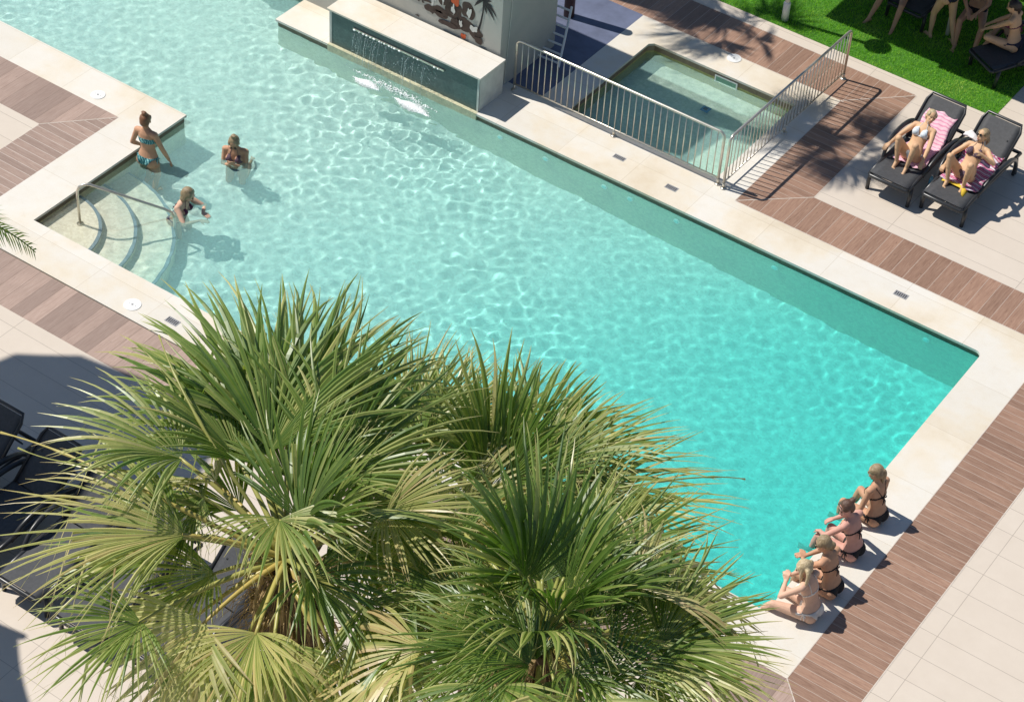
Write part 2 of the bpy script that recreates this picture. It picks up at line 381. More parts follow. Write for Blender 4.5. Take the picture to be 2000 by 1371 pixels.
# ---- basins
def fz(x): return -.88 - max(0, (x + 18.78)) / 12.2 * .5
wl = MB()
def wall(a, b, za=None, zb=None, top=-.04):
    za = fz(a[0]) - .05 if za is None else za; zb = fz(b[0]) - .05 if zb is None else zb
    n_ = 12
    for i in range(n_):
        p = [(a[0] + (b[0] - a[0]) * t, a[1] + (b[1] - a[1]) * t, za + (zb - za) * t) for t in (i / n_, (i + 1) / n_)]
        wl.add([(p[0][0], p[0][1], p[0][2]), (p[1][0], p[1][1], p[1][2]), (p[1][0], p[1][1], top), (p[0][0], p[0][1], top)], [(0, 1, 2, 3)])
ring = [(XL, YB), (XR, YB + .18), (XR, YT - .1), (XR - .03, YT - .03), (XR - .1, YT), (XPL, YT), (XPL, 34), (-40, 34), (-40, YP), (XL, YP), (XL, YB)]
for a, b in zip(ring, ring[1:]): wall(a, b)
recv(tag(wl.build('pool_wall', MOSW), kind='structure'))
wt = MB()
for (a, b) in zip(ring, ring[1:]):
    a_, b_ = Vector((*a, 0)), Vector((*b, 0)); d = (b_ - a_).normalized(); n_ = Vector((-d.y, d.x, 0)) * .004
    wt.add([a_ + n_ + Vector((0, 0, -.15)), b_ + n_ + Vector((0, 0, -.15)), b_ + n_ + Vector((0, 0, -.038)), a_ + n_ + Vector((0, 0, -.038))], [(0, 1, 2, 3)])
recv(tag(wt.build('waterline_tiles', mat_mosaic('brown_waterline_mosaic', (.17, .135, .085), .25)), kind='structure'))
fl = MB()
xs_ = [-40, XL, -16, -13, -10, XR]
for a, b in zip(xs_, xs_[1:]):
    fl.add([(a, YB - .01 if a >= XL else YP - .01, fz(a)), (b, YB - .01 if a >= XL else YP - .01, fz(b)), (b, YT + (.01 if a >= XL else 0), fz(b)), (a, YT + (.01 if a >= XL else 0), fz(a))], [(0, 1, 2, 3)])
fl.add([(-40, YT, fz(-40)), (XPL, YT, fz(-40)), (XPL, 34, fz(-40)), (-40, 34, fz(-40))], [(0, 1, 2, 3)])
recv(tag(fl.build('pool_floor', MOSF), kind='structure'))
# entry steps: quarter discs about the corner
def qdisc(r, z0, z1, n=28, rr=0):
    pts = [(XL, YB)] + [(XL + r * math.cos(math.pi / 2 * i / n), YB + r * math.sin(math.pi / 2 * i / n)) for i in range(n + 1)]
    return MB().prism(pts, z0, z1)
for r, zt in ((1.00, -.20), (1.50, -.36), (2.04, -.54)):
    s = tag(qdisc(r, -1.2, zt).build('pool_step', STEPM), kind='structure'); recv(s)
    e = MB(); n = 28
    for i in range(n):
        a0, a1 = math.pi / 2 * i / n, math.pi / 2 * (i + 1) / n
        q = [(XL + (r + d) * math.cos(a), YB + (r + d) * math.sin(a), z) for a, d, z in ((a0, -.045, zt + .003), (a1, -.045, zt + .003), (a1, .004, zt + .003), (a0, .004, zt + .003), (a0, .004, zt - .05), (a1, .004, zt - .05))]
        e.add(q, [(0, 1, 2, 3), (3, 2, 5, 4)])
    recv(e.build('step_edge', MOSB, s))
# ---- water surfaces
def ripples(x, y, seed, n, l0, l1, slope, bias=None):
    r = np.random.default_rng(seed); z = np.zeros_like(x)
    env = 0
    for i in range(n):
        lam = math.exp(r.uniform(math.log(l0), math.log(l1))); k = 2 * math.pi / lam; a = r.uniform(0, 2 * math.pi) if bias is None else r.normal(bias, .9)
        ph = r.uniform(0, 6.283)
        # slow warping keeps the pattern from looking like a grid
        z += slope * lam / (2 * math.pi) / math.sqrt(n / 2) * np.sin(k * (x * math.cos(a) + y * math.sin(a)) + ph + .9 * np.sin(x * r.uniform(.3, 1.1) + y * r.uniform(.3, 1.1) + r.uniform(0, 6)))
    return z
def water_mesh(name, x0, x1, y0, y1, st, inside, zf, m):
    xs = np.arange(x0, x1 + st * .5, st); ys = np.arange(y0, y1 + st * .5, st); xs[-1] = x1; ys[-1] = y1
    X, Y = np.meshgrid(xs, ys, indexing='ij'); Z = zf(X, Y); nx, ny = X.shape
    i = np.arange(nx - 1)[:, None] * ny + np.arange(ny - 1)[None]
    cx = (X[:-1, :-1] + X[1:, 1:]) / 2; cy = (Y[:-1, :-1] + Y[1:, 1:]) / 2
    ok = inside(cx, cy)
    f = np.stack([i, i + ny, i + ny + 1, i + 1], -1)[ok]
    used = np.unique(f); remap = np.full(nx * ny, -1); remap[used] = np.arange(len(used))
    v = np.stack([X, Y, Z], -1).reshape(-1, 3)[used]; f = remap[f]
    me = bpy.data.meshes.new(name); me.from_pydata(v.tolist(), [], f.tolist())
    o = link(name, me, m, smooth=True); o.cycles.is_caustics_caster = True
    return tag(o, kind='structure')
def zmain(X, Y):
    z = ripples(X, Y, 11, 70, .16, .50, .052) * (.85 + .35 * np.sin(X * 1.3 + 1.1 * np.sin(Y * .9)) * np.sin(Y * 1.1 + X * .5)) + ripples(X, Y, 12, 50, .08, .20, .016) * (1 + .5 * np.sin(X * .8 - Y * 1.7)) + ripples(X, Y, 15, 12, .9, 1.8, .020)
    calm = 1 - .52 * np.clip((X + 14.5) / 5, 0, 1)
    # splash turbulence under the spout
    d = np.exp(-(((X + 16.7) / 1.5) ** 2 + ((Y - 21.7) / .8) ** 2)); z2 = ripples(X, Y, 14, 40, .07, .30, .10)
    for cx, cy, k0 in ((-17.58, 19.38, 42), (-17.40, 17.93, 38), (-18.45, 18.42, 46), (-6.9, 18.4, 40), (-6.95, 17.0, 44)):
        r = np.hypot(X - cx, Y - cy); z2 = z2 + 0; z = z + .0009 * np.sin(k0 * r) * np.exp(-((r - .35) / .28) ** 2)
    return WZ + z * calm * (1 + .25 * np.sin(X * .7 + Y * .9)) + z2 * d
WAT = mat_water('pool_water', [(0, (.82, .985, .975)), (.28, (.82, .99, .975)), (.52, (.68, .98, .96)), (.76, (.37, .955, .925)), (1, (.22, .96, .94))])
water_mesh('pool_water', -26.5, XR + .01, YB - .01, 27.5, .036, lambda x, y: ((x > XL - .03) & (y < YT + .03)) | ((x <= XL) & (y > YP - .03) & (y < YT + .03)) | ((x < XPL + .03) & (y >= YT)), zmain, WAT)
KW = mat_water('kids_water', [(0, (.90, .975, .92)), (1, (.90, .975, .92))])
kwl = MB()
kr = [(KX0, KY0), (KX1, KY0), (KX1, KY1), (KX0 + .09, KY1), (KX0, KY1 - .09), (KX0, KY0)]
for a, b in zip(kr, kr[1:]): kwl.add([(a[0], a[1], -.6), (b[0], b[1], -.6), (b[0], b[1], -.04), (a[0], a[1], -.04)], [(0, 1, 2, 3)])
recv(tag(kwl.build('kids_pool_wall', MOSK), kind='structure'))
kt = MB()
for a, b in zip(kr, kr[1:]):
    a_, b_ = Vector((*a, 0)), Vector((*b, 0)); d = (b_ - a_).normalized(); n_ = Vector((-d.y, d.x, 0)) * .004
    kt.add([a_ + n_ + Vector((0, 0, -.15)), b_ + n_ + Vector((0, 0, -.15)), b_ + n_ + Vector((0, 0, -.038)), a_ + n_ + Vector((0, 0, -.038))], [(0, 1, 2, 3)])
recv(tag(kt.build('kids_waterline_tiles', mat_mosaic('red_brown_mosaic', (.30, .19, .12), .3)), kind='structure'))
kf = MB(); n = 16
for i in range(n):
    for j in range(n):
        def KP(i, j):
            x = KX0 - .01 + (KX1 - KX0 + .02) * i / n; y = KY0 - .01 + (KY1 - KY0 + .02) * j / n
            e = min(1, max(0, ((KX1 - x) * .75 + (y - KY0) * .55) / 1.3)); return (x, y, -.225 - .27 * e)
        kf.add([KP(i, j), KP(i + 1, j), KP(i + 1, j + 1), KP(i, j + 1)], [(0, 1, 2, 3)])
recv(tag(kf.build('kids_pool_floor', MOSKF), kind='structure'))
water_mesh('kids_pool_water', KX0 - .01, KX1 + .01, KY0 - .01, KY1 + .01, .03, lambda x, y: x < 1e9, lambda X, Y: -.19 + ripples(X, Y, 21, 40, .12, .4, .035), KW)
# ---------------------------------------------------------------- fountain box, mural wall
BX0, BX1, BY0, BY1, BZ = -18.29, -15.33, 22.50, 23.14, .66
fb = empty('fountain_box', (-16.8, 22.8, 0), 0, 'long raised fountain box topped with cream stone, tiled green on its pool side', 'fountain')
fb_inv = lambda o: (setattr(o, 'matrix_parent_inverse', Matrix.Translation((16.8, -22.8, 0))), o)[1]
PALES = plain('pale_stone_side', (.60, .59, .55), .6)
m = MB().box(BX0, BX1, BY0, BY1, 0, BZ - .03); fb_inv(m.build('body', PALES, fb))
m = MB().prism([(BX0 - .03, BY0 - .04), (BX1 + .03, BY0 - .04), (BX1 + .03, BY1 - .006), (BX0 - .03, BY1 - .006)], BZ - .03, BZ); fb_inv(m.build('top_slab', STONE, fb))
GREENT = mat_mosaic('green_glass_mosaic', (.085, .135, .13), .1)
m = MB().box(BX0 + .05, BX1 - .04, BY0 - .006, BY0 + .02, .0, BZ - .04); fb_inv(m.build('mosaic_panel', GREENT, fb))
m = MB().box(BX0, BX1, 22.432, BY0 + .0, -.16, .004); fb_inv(m.build('base_trim', MOSW, fb))
fb_inv(MB().box(BX0, BX0 + .045, BY0 - .012, BY0 + .01, .0, BZ - .03).build('edge_trim', PALES, fb)); fb_inv(MB().box(BX1 - .035, BX1, BY0 - .012, BY0 + .01, .0, BZ - .03).build('edge_trim', PALES, fb))
m = MB().box(-17.80, -16.00, BY0 - .03, BY0 + .005, .47, .50); fb_inv(m.build('spout', STEEL, fb))
# water falling from the spout
tw = NT('falling_water'); tw.base((.85, .93, .95)); tw.rough(.08); tw.b.inputs['Transmission Weight'].default_value = .75; tw.b.inputs['IOR'].default_value = 1.33
FOAM = NT('white_foam'); FOAM.base((.88, .92, .92)); FOAM.rough(.35); FOAM = FOAM.m
m = MB(); beads = MB()
r = random.Random(2)
xx = -17.78
while xx < -16.02:
    wdt = r.uniform(.01, .05); gap = r.uniform(.01, .07)
    if r.random() < .75:
        beads.ellipsoid((xx + wdt / 2, BY0 - .045, .485), (wdt / 2 + .006, .014, .013), nu=8, nv=5)
    xx += wdt + gap
for k in range(20):
    x = r.uniform(-17.76, -16.04); L = r.uniform(.3, .75); v = r.uniform(.30, .50); pts = []
    z0 = .48; t0 = r.uniform(0, .1)
    for i in range(9):
        t = t0 + i * .04; z = z0 - 4.9 * t * t
        if z < WZ: break
        pts.append((x + r.uniform(-.006, .006), BY0 - .05 - v * t, z))
    if len(pts) > 2: m.tube(pts, [r.uniform(.0015, .004) for _ in pts], 5)
for k in range(260):
    x = r.uniform(-17.76, -16.04); t = r.uniform(.05, .36); beads_r = r.uniform(.003, .009)
    m.ellipsoid((x + r.gauss(0, .03), BY0 - .05 - r.uniform(.25, .6) * t + r.gauss(0, .02), max(WZ, .48 - 4.9 * t * t)), beads_r, nu=5, nv=4)
tag(m.build('falling_water', tw.m, smooth=True), 'thin broken curtain of water falling from the fountain spout', 'falling water', kind='stuff')
tag(beads.build('spout_drips', FOAM, smooth=True), 'row of bright water beads along the lip of the fountain spout', 'water beads', kind='stuff')
# foam patches: clusters of bubbles
def foam(cx, cy, lx, ly, n, seed, label):
    q = random.Random(seed); f = MB()
    for k in range(n):
        a = q.gauss(0, .42); b = q.gauss(0, .36)
        if abs(a) > 1.1: continue
        ww = 1 - min(.9, abs(a)) ** 2
        s = q.uniform(.003, .011) * (1.3 - abs(b))
        f.ellipsoid((cx + a * lx + b * .1, cy + b * ly * ww - a * .03, WZ + q.uniform(0, .03) * ww), (s * q.uniform(.8, 1.8), s, s * .8), nu=5, nv=4)
    return tag(f.build('foam', FOAM, smooth=True), label, 'foam', kind='stuff')
foam(-17.22, 22.10, .25, .13, 2400, 1, 'white foam patch left of the two under the spout')
foam(-16.30, 22.07, .32, .15, 3000, 2, 'white foam patch right of the two under the spout')
foam(-16.8, 22.25, .85, .16, 500, 3, 'scattered drops and bubbles between fountain and foam')
# mural wall
WYF = 23.18; WXR = -15.44; WYB = 24.74; WH = 4.3
def mat_mural():
    t = NT('painted_render'); v = t.coord(); n = t.noise(v, 2, 5, .6)
    t.base(t.ramp(n, [(.3, (.40, .41, .38)), (.7, (.47, .47, .43))])); t.rough(.75); t.bump(t.noise(v, 80, 3), .2, .003); return t.m
wallm = empty('mural_wall', (-17, 24, 0), 0, 'tall grey rendered wall with a dark beach mural behind the fountain', 'wall')
inv = Matrix.Translation((17, -24, 0))
o = MB().box(-24, WXR, WYF, WYB, 0, WH).build('body', mat_mural(), wallm); o.matrix_parent_inverse = inv
BRN = plain('mural_brown', (.055, .035, .028), .7); ORG = plain('mural_orange', (.55, .10, .03), .7); BLK = plain('mural_black', (.018, .018, .022), .7); MWH = plain('mural_white', (.62, .63, .60), .7)
lay = [0]
def blob(mb, pts):
    y = WYF - .003 - lay[0] * .0012; lay[0] = (lay[0] + 1) % 20
    n = len(pts); c = (sum(p[0] for p in pts) / n, sum(p[1] for p in pts) / n)
    mb.add([(c[0], y, c[1])] + [(p[0], y, p[1]) for p in pts], [(0, 1 + (i + 1) % n, 1 + i) for i in range(n)])
def round_(cx, cz, rx, rz, rough=0., n=28, seed=0):
    q = random.Random(seed + int(cx * 100)); ph = [q.uniform(0, 6.28) for _ in range(4)]
    return [(cx + rx * (1 + rough * sum(math.sin((k + 2) * a + ph[k]) for k in range(4)) / 2) * math.cos(a), cz + rz * (1 + rough * sum(math.sin((k + 2) * a + ph[k]) for k in range(4)) / 2) * math.sin(a)) for a in (2 * math.pi * i / n for i in range(n))]
mbr, mor, mbl, mwh = MB(), MB(), MB(), MB()
for i, (x, z, a, b) in enumerate([(-16.36, 1.10, .17, .17), (-16.08, 1.20, .13, .15), (-16.15, .92, .17, .13), (-16.62, .95, .17, .10), (-16.82, .93, .10, .07), (-15.93, .86, .14, .11), (-16.55, 1.32, .14, .22), (-16.30, .86, .12, .09), (-17.2, 1.06, .42, .05), (-17.6, 1.12, .3, .06), (-16.9, 1.5, .12, .35), (-17.3, 1.5, .18, .25), (-15.85, .75, .08, .06), (-16.45, .80, .18, .05), (-17.9, 1.3, .25, .2)]):
    blob(mbr, round_(x, z, a, b, .12, seed=i))
for i, (x, z, a, b) in enumerate([(-16.36, 1.10, .035, .10), (-16.05, 1.18, .04, .09), (-16.2, .92, .03, .06), (-15.95, .93, .07, .06), (-16.55, 1.28, .02, .16), (-16.75, 1.28, .05, .28), (-15.9, .82, .05, .03), (-17.3, 1.18, .2, .03), (-16.63, .95, .06, .02)]): blob(mwh, round_(x, z, a, b, .25, seed=i + 40))
for i, (x, z, a, b) in enumerate([(-17.12, 1.32, .14, .14), (-16.34, 1.36, .10, .16), (-16.15, .70, .05, .05), (-17.6, 1.45, .1, .12)]): blob(mor, round_(x, z, a, b, .15, seed=i + 60))
for i in range(14):
    blob(mbr, round_(-16.4 + rnd.gauss(0, .38), .9 + rnd.gauss(0, .11), rnd.uniform(.015, .045), rnd.uniform(.012, .03), .4, 12, i + 90))
# painted palm silhouette
def strip(mb, pts, ws):
    y = WYF - .004 - lay[0] * .0012; lay[0] = (lay[0] + 1) % 20
    v = [];
    for i, (p, w_) in enumerate(zip(pts, ws)):
        a = pts[max(0, i - 1)]; b = pts[min(len(pts) - 1, i + 1)]; dx, dz = b[0] - a[0], b[1] - a[1]; L = math.hypot(dx, dz) or 1
        v += [(p[0] - dz / L * w_, y, p[1] + dx / L * w_), (p[0] + dz / L * w_, y, p[1] - dx / L * w_)]
    mb.add(v, [(2 * i, 2 * i + 1, 2 * i + 3, 2 * i + 2) for i in range(len(pts) - 1)])
PT = (-15.80, 1.52)
strip(mbl, [(-15.87, .93), (-15.83, 1.1), (-15.80, 1.3), PT], [.022, .016, .013, .012])
for ang, L, sag in ((170, .22, .05), (150, .12, .0), (20, .16, .02), (-10, .26, .16), (-40, .28, .10), (-70, .22, .02), (205, .18, .10)):
    a = math.radians(ang); pts = [(PT[0] + L * t * math.cos(a), PT[1] + L * t * math.sin(a) - sag * t * t) for t in (0, .25, .5, .75, 1)]
    strip(mbl, pts, [.008, .022, .026, .018, .002])
for nm, mb, mt in (('brown_painting', mbr, BRN), ('orange_painting', mor, ORG), ('white_painting', mwh, MWH), ('palm_painting', mbl, BLK)):
    o = link(nm, mb.mesh(nm), mt, wallm); o.matrix_parent_inverse = inv
# wire on the side of the wall
o = MB().tube([(WXR + .012, 23.32, 0.05), (WXR + .012, 23.40, 1.2), (WXR + .012, 23.55, WH)], .006, 6).build('cable', PALES, wallm); o.matrix_parent_inverse = inv
# dark drain pipe and slatted rack behind the wall
RUST = plain('rust_brown_paint', (.10, .05, .045), .6)
pp = MB().tube([(-15.75, 25.62, 0), (-15.75, 25.62, 1.5)], .09, 16); tag(pp.build('pipe_column', RUST, smooth=True), 'rust brown round post standing in shade behind the grey wall', 'post')
lr = empty('sun_lounger_rack', (-15.3, 25.0, 0), 0, 'white slatted folding rack leaning in the shade beside the grey wall', 'rack')
iv = Matrix.Translation((15.3, -25.0, 0))
o = MB().tube([(-15.02, 24.25, .03), (-15.42, 25.15, .55)], .02, 8).build('side_rail', WHITE, lr); o.matrix_parent_inverse = iv
o = MB().tube([(-15.50, 24.25, .03), (-15.90, 25.15, .55)], .02, 8).build('side_rail', WHITE, lr); o.matrix_parent_inverse = iv
for k in range(7):
    t = .06 + k * .145; c = Vector((-15.02, 24.25, .03)).lerp(Vector((-15.42, 25.15, .55)), t); d = Vector((-.46, -.02, 0))
    o = MB().tube([c, c + d], .018, 6).build('slat', WHITE, lr); o.matrix_parent_inverse = iv
# ---------------------------------------------------------------- fences
def fence(a, b, H, foot_ts, label, nbal):
    a = Vector((*a, 0)); b = Vector((*b, 0)); L = (b - a).length; ang = math.atan2((b - a).y, (b - a).x)
    root = empty('railing', a, ang, label, 'railing', 'steel railings round the kids pool')
    R_ = .09; pts = [(0, 0, .10)] + [(0, 0, H - R_)] + [(R_ - R_ * math.cos(t), 0, H - R_ + R_ * math.sin(t)) for t in (math.pi / 8 * i for i in range(1, 5))]
    pts += [(L - R_ + R_ * math.sin(t), 0, H - R_ + R_ * math.cos(t)) for t in (math.pi / 8 * i for i in range(0, 5))] + [(L, 0, .10)]
    MB().tube(pts, .022, 10).build('top_rail', STEEL, root, True)
    MB().tube([(0, 0, .12), (L, 0, .12)], .013, 8).build('bottom_rail', STEEL, root, True)
    for k in range(nbal):
        x = L * (k + 1) / (nbal + 1)
        MB().tube([(x, 0, .12), (x, 0, H - .01)], .0085, 6).build('baluster', STEEL, root, True)
    for t in foot_ts:
        x = L * t; f = MB().tube([(x, 0, 0), (x, 0, .12)], .022, 10).disc((x, 0, 0), .05, .012, 16); f.build('foot', STEEL, root, True)
    return root
fence((-15.24, 23.335), (-11.47, 23.335), .95, (0, .5, 1), 'long steel railing with thin vertical bars between the big pool and the kids pool', 33)
fence((-11.35, 23.30), (-11.32, 26.98), .95, (0, .49, 1), 'steel railing with vertical bars along the plank walkway side of the kids pool', 33)
# entry handrail
hr = empty('pool_handrail', (-18.33, 16.80, -.2), 0, 'bent stainless steel handrail sloping down over the curved entry steps', 'handrail')
iv = Matrix.Translation((18.33, -16.80, .2))
b1 = Vector((-18.33, 16.80, -.20)); b2 = Vector((-17.36, 17.74, -.88))
def L_(t, z): p = b1.lerp(b2, t); return Vector((p.x, p.y, z))
pts = [L_(0, -.2), L_(0, .30), L_(.005, .44), L_(.03, .51), L_(.08, .545), L_(.14, .54), L_(.5, .29), L_(.90, .02), L_(.97, -.05), L_(1, -.16), L_(1, -.88)]
o = MB().tube(pts, .021, 12).build('rail', STEEL, hr, True); o.matrix_parent_inverse = iv; recv(o)
for p in (b1, b2):
    o = MB().disc(p, .05, .02, 20).build('base_flange', STEEL, hr, True); o.matrix_parent_inverse = iv; recv(o)
# ---------------------------------------------------------------- small deck fittings
def lid(x, y, s, label):
    root = empty('skimmer_cover', (x, y, 0), 0, label, 'lid', 'round white skimmer lids')
    MB().disc((0, 0, 0), s, .008, 32).build('cover', WHITE, root); MB().disc((0, 0, .008), .016, .003, 12).build('knob', GREYM, root)
    for k in (-1, 1): MB().disc((k * s * .45, 0, .008), .006, .002, 8).build('screw', GREYM, root)
lid(-16.40, 15.83, .125, 'round white skimmer lid in the near coping strip, beside the palm')
lid(-20.14, 19.10, .115, 'round white skimmer lid in the coping at the upper left of the pool')
lid(-12.98, 26.33, .12, 'round white skimmer lid in the shade behind the kids pool')
def plate(x, y, lab, sx=.21, sy=.115, rz=0):
    root = empty('drain_grate', (x, y, 0), rz, lab, 'grate', 'small grey grates set in the coping')
    MB().box(-sx / 2, sx / 2, -sy / 2, sy / 2, -.01, .003).build('frame', GREYM, root)
    q = MB()
    for k in range(6): q.box(-sx * .42 + k * sx * .15, -sx * .42 + k * sx * .15 + .012, -sy * .33, sy * .33, .003, .006)
    q.build('slots', DARKP, root)
plate(-8.07, 22.82, 'small grey rectangular grate in the coping nearest the far right corner')
plate(-11.96, 22.81, 'small grey grate in the coping, the middle one below the steel railing', .2, .11)
plate(-12.98, 22.93, 'small grey grate in the coping with a dark hole, under the long steel railing', .2, .10)
plate(-15.74, 15.92, 'small blue grey grate in the near coping strip under the palm leaves')
AQL = plain('aqua_light_lens', (.35, .75, .75), .3)
for i, x in enumerate((-14.87, -14.01, -12.92, -12.45, -11.62, -9.92, -7.43)):
    lt = empty('pool_light', (x, YT, -.34), 0, 'round pale pool light under water, number %s from the fountain along the far wall' % ['one', 'two', 'three', 'four', 'five', 'six', 'seven'][i], 'pool light', 'round fittings in the far pool wall')
    recv(MB().disc((0, 0, 0), .055, -.02, 20, 1).build('rim', WHITE, lt)); recv(MB().disc((0, -.02, 0), .036, -.008, 16, 1).build('lens', AQL, lt))
# kids pool fittings
sk = empty('skimmer_opening', (-12.83, KY1 - .006, -.145), 0, 'white framed rectangular skimmer opening in the kids pool wall', 'skimmer')
q = MB().box(-.21, .21, -.02, 0, .045, .065).box(-.21, .21, -.02, 0, -.085, -.065).box(-.21, -.19, -.02, 0, -.065, .045).box(.19, .21, -.02, 0, -.065, .045); recv(q.build('frame', WHITE, sk))
recv(MB().box(-.19, .19, -.008, -.002, -.065, .045).build('flap', plain('green_flap', (.25, .45, .33), .4), sk))
kd = empty('floor_drain', (-12.80, 25.22, -.41), 0, 'small square blue drain on the kids pool floor', 'drain')
BLUEP = plain('blue_plastic', (.08, .25, .50), .4)
recv(MB().box(-.07, .07, -.07, .07, 0, .03).build('frame', BLUEP, kd)); recv(MB().box(-.035, .035, -.035, .035, .03, .04).build('grille', DARKP, kd))
k2 = empty('floor_inlet', (-12.22, 23.75, -.31), 0, 'small square pale blue inlet near the edge of the kids pool floor', 'inlet')
recv(MB().box(-.06, .06, -.05, .05, 0, .02).build('frame', AQL, k2)); recv(MB().disc((0, 0, .02), .025, .006, 12).build('nozzle', BLUEP, k2))
# ---------------------------------------------------------------- sun loungers
FAB = plain('charcoal_mesh_fabric', (.055, .057, .062), .65, var=.18, scale=25)
def bez(p, n=14):
    P = [Vector(q) for q in p]; out = []
    for i in range(n + 1):
        t = i / n; Q = P[:]
        while len(Q) > 1: Q = [Q[k].lerp(Q[k + 1], t) for k in range(len(Q) - 1)]
        out.append(Q[0])
    return out
def make_lounger(ang=42):
    """head end towards +y, foot end at y=0, 1.9 m long, 0.68 m wide"""
    root = empty('sun_lounger', (0, 0, 0))
    W = .33; hy = 1.12; bl = .78; a = math.radians(ang)
    fr = MB()
    for s in (-1, 1):
        fr.tube([(s * W, .02, .33), (s * W, .4, .36), (s * W, .9, .36), (s * W, 1.5, .35), (s * W, 1.86, .33)], [.028, .032, .034, .032, .028], 8)
    fr.tube([(-W, .02, .33), (-W + .03, -.02, .325), (W - .03, -.02, .325), (W, .02, .33)], .032, 8); fr.tube([(-W, 1.86, .33), (W, 1.86, .33)], .028, 8)
    fr.tube([(-W, 1.15, .33), (W, 1.15, .33)], .02, 6)
    fr.build('frame', DARKP, root, True)
    for s in (-1, 1):
        MB().tube([(s * W, .12, .33), (s * (W + .02), .09, .18), (s * (W + .015), .07, .0)], [.035, .032, .03], 8).build('leg', DARKP, root, True)
        MB().tube([(s * W, 1.72, .33), (s * (W + .02), 1.74, .18), (s * (W + .015), 1.78, .0)], [.035, .032, .03], 8).build('leg', DARKP, root, True)
        pts = bez([(s * (W + .01), .42, .34), (s * (W + .07), .60, .66), (s * (W + .08), 1.0, .62), (s * (W + .07), 1.30, .60), (s * (W + .06), 1.62, .52), (s * (W + .03), 1.72, .25), (s * (W + .02), 1.70, .02)], 18)
        am = MB().tube(pts, [.026 + .012 * math.sin(math.pi * i / 18) for i in range(19)], 8); am.build('armrest', DARKP, root, True)
    st = MB(); n = 10
    def panel(p0, p1, wdt, sag=.012, th=.012):
        p0, p1 = Vector(p0), Vector(p1); mb = MB(); vs = []
        for i in range(n + 1):
            t = i / n; c = p0.lerp(p1, t)
            for j in range(7):
                u = j / 6 * 2 - 1; vs.append((u * wdt, c.y, c.z - sag * (1 - u * u) * math.sin(math.pi * t)))
        m_ = len(vs); vs += [(x, y, z - th) for x, y, z in vs]; fs = []
        for i in range(n):
            for j in range(6):
                q = i * 7 + j; fs.append((q, q + 1, q + 8, q + 7)); fs.append((m_ + q, m_ + q + 7, m_ + q + 8, m_ + q + 1))
        for i in range(n): fs += [(i * 7, i * 7 + 7, m_ + i * 7 + 7, m_ + i * 7), (i * 7 + 6, m_ + i * 7 + 6, m_ + i * 7 + 13, i * 7 + 13)]
        return mb.add(vs, fs)
    panel((0, .0, .372), (0, hy, .388), W - .005).build('seat', FAB, root, True)
    d = Vector((0, math.cos(a), math.sin(a))); h = Vector((0, hy, .385)); e = h + d * bl
    bk = panel(h + d * .02, e - d * .01, W - .02).build('backrest', FAB, root, True)
    bf = MB(); s1, s2 = W - .01, W - .05
    bf.tube([(-s1, h.y, h.z), (-s1, (h + d * (bl - .1)).y, (h + d * (bl - .1)).z), (-s2, (e + d * .02).y, (e + d * .02).z), (s2, (e + d * .02).y, (e + d * .02).z), (s1, (h + d * (bl - .1)).y, (h + d * (bl - .1)).z), (s1, h.y, h.z)], .023, 8)
    bf.build('back_frame', DARKP, bk, True)
    q = h + d * .5
    MB().tube([(-.2, q.y, q.z), (-.2, 1.72, .34), (.2, 1.72, .34), (.2, q.y, q.z)], .014, 6).build('back_support', DARKP, root, True)
    return root
def put(o, x, y, rz, label, group):
    o.location = (x, y, 0); o.rotation_euler = (0, 0, rz); return tag(o, label, 'sun lounger', group)
lg = make_lounger(40); put(lg, -9.30, 24.62, math.radians(-1), 'dark lounger with a pink towel, the one nearer the plank walkway', 'loungers on the beige terrace')
lg2 = copy_tree(lg); put(lg2, -8.44, 24.72, math.radians(-2), 'dark lounger with a striped towel, the one nearest the right edge', 'loungers on the beige terrace')
lab = ['dark lounger in deep shade at the left edge, beside the plank band', 'dark shaded lounger behind the left palm fronds, second from the left edge', 'lounger in shade under the dry palm stems, third from the left edge', 'pale lit lounger below the left palm, seen between its fronds', 'dark lounger close under the left palm trunk']
for i, (x, y, rz) in enumerate([(-15.56, 11.02, 1), (-14.66, 11.06, -1), (-13.72, 11.0, 1), (-12.75, 10.98, 2), (-11.72, 11.12, -2)]):
    l_ = copy_tree(lg); put(l_, x, y, math.radians(rz), lab[i], 'loungers in the lower left shade')
for i, (x, y, rz, la) in enumerate([(-11.3, 28.95, -5, 'black lounger at the top edge under the first pair of stretched legs'), (-9.62, 28.42, -30, 'black lounger in shade under the dark haired seated woman'), (-9.0, 29.35, -12, 'black lounger cut by the right edge in the lawn shade')]):
    l_ = copy_tree(lg); put(l_, x, y, math.radians(rz), la, 'loungers on the shaded lawn')
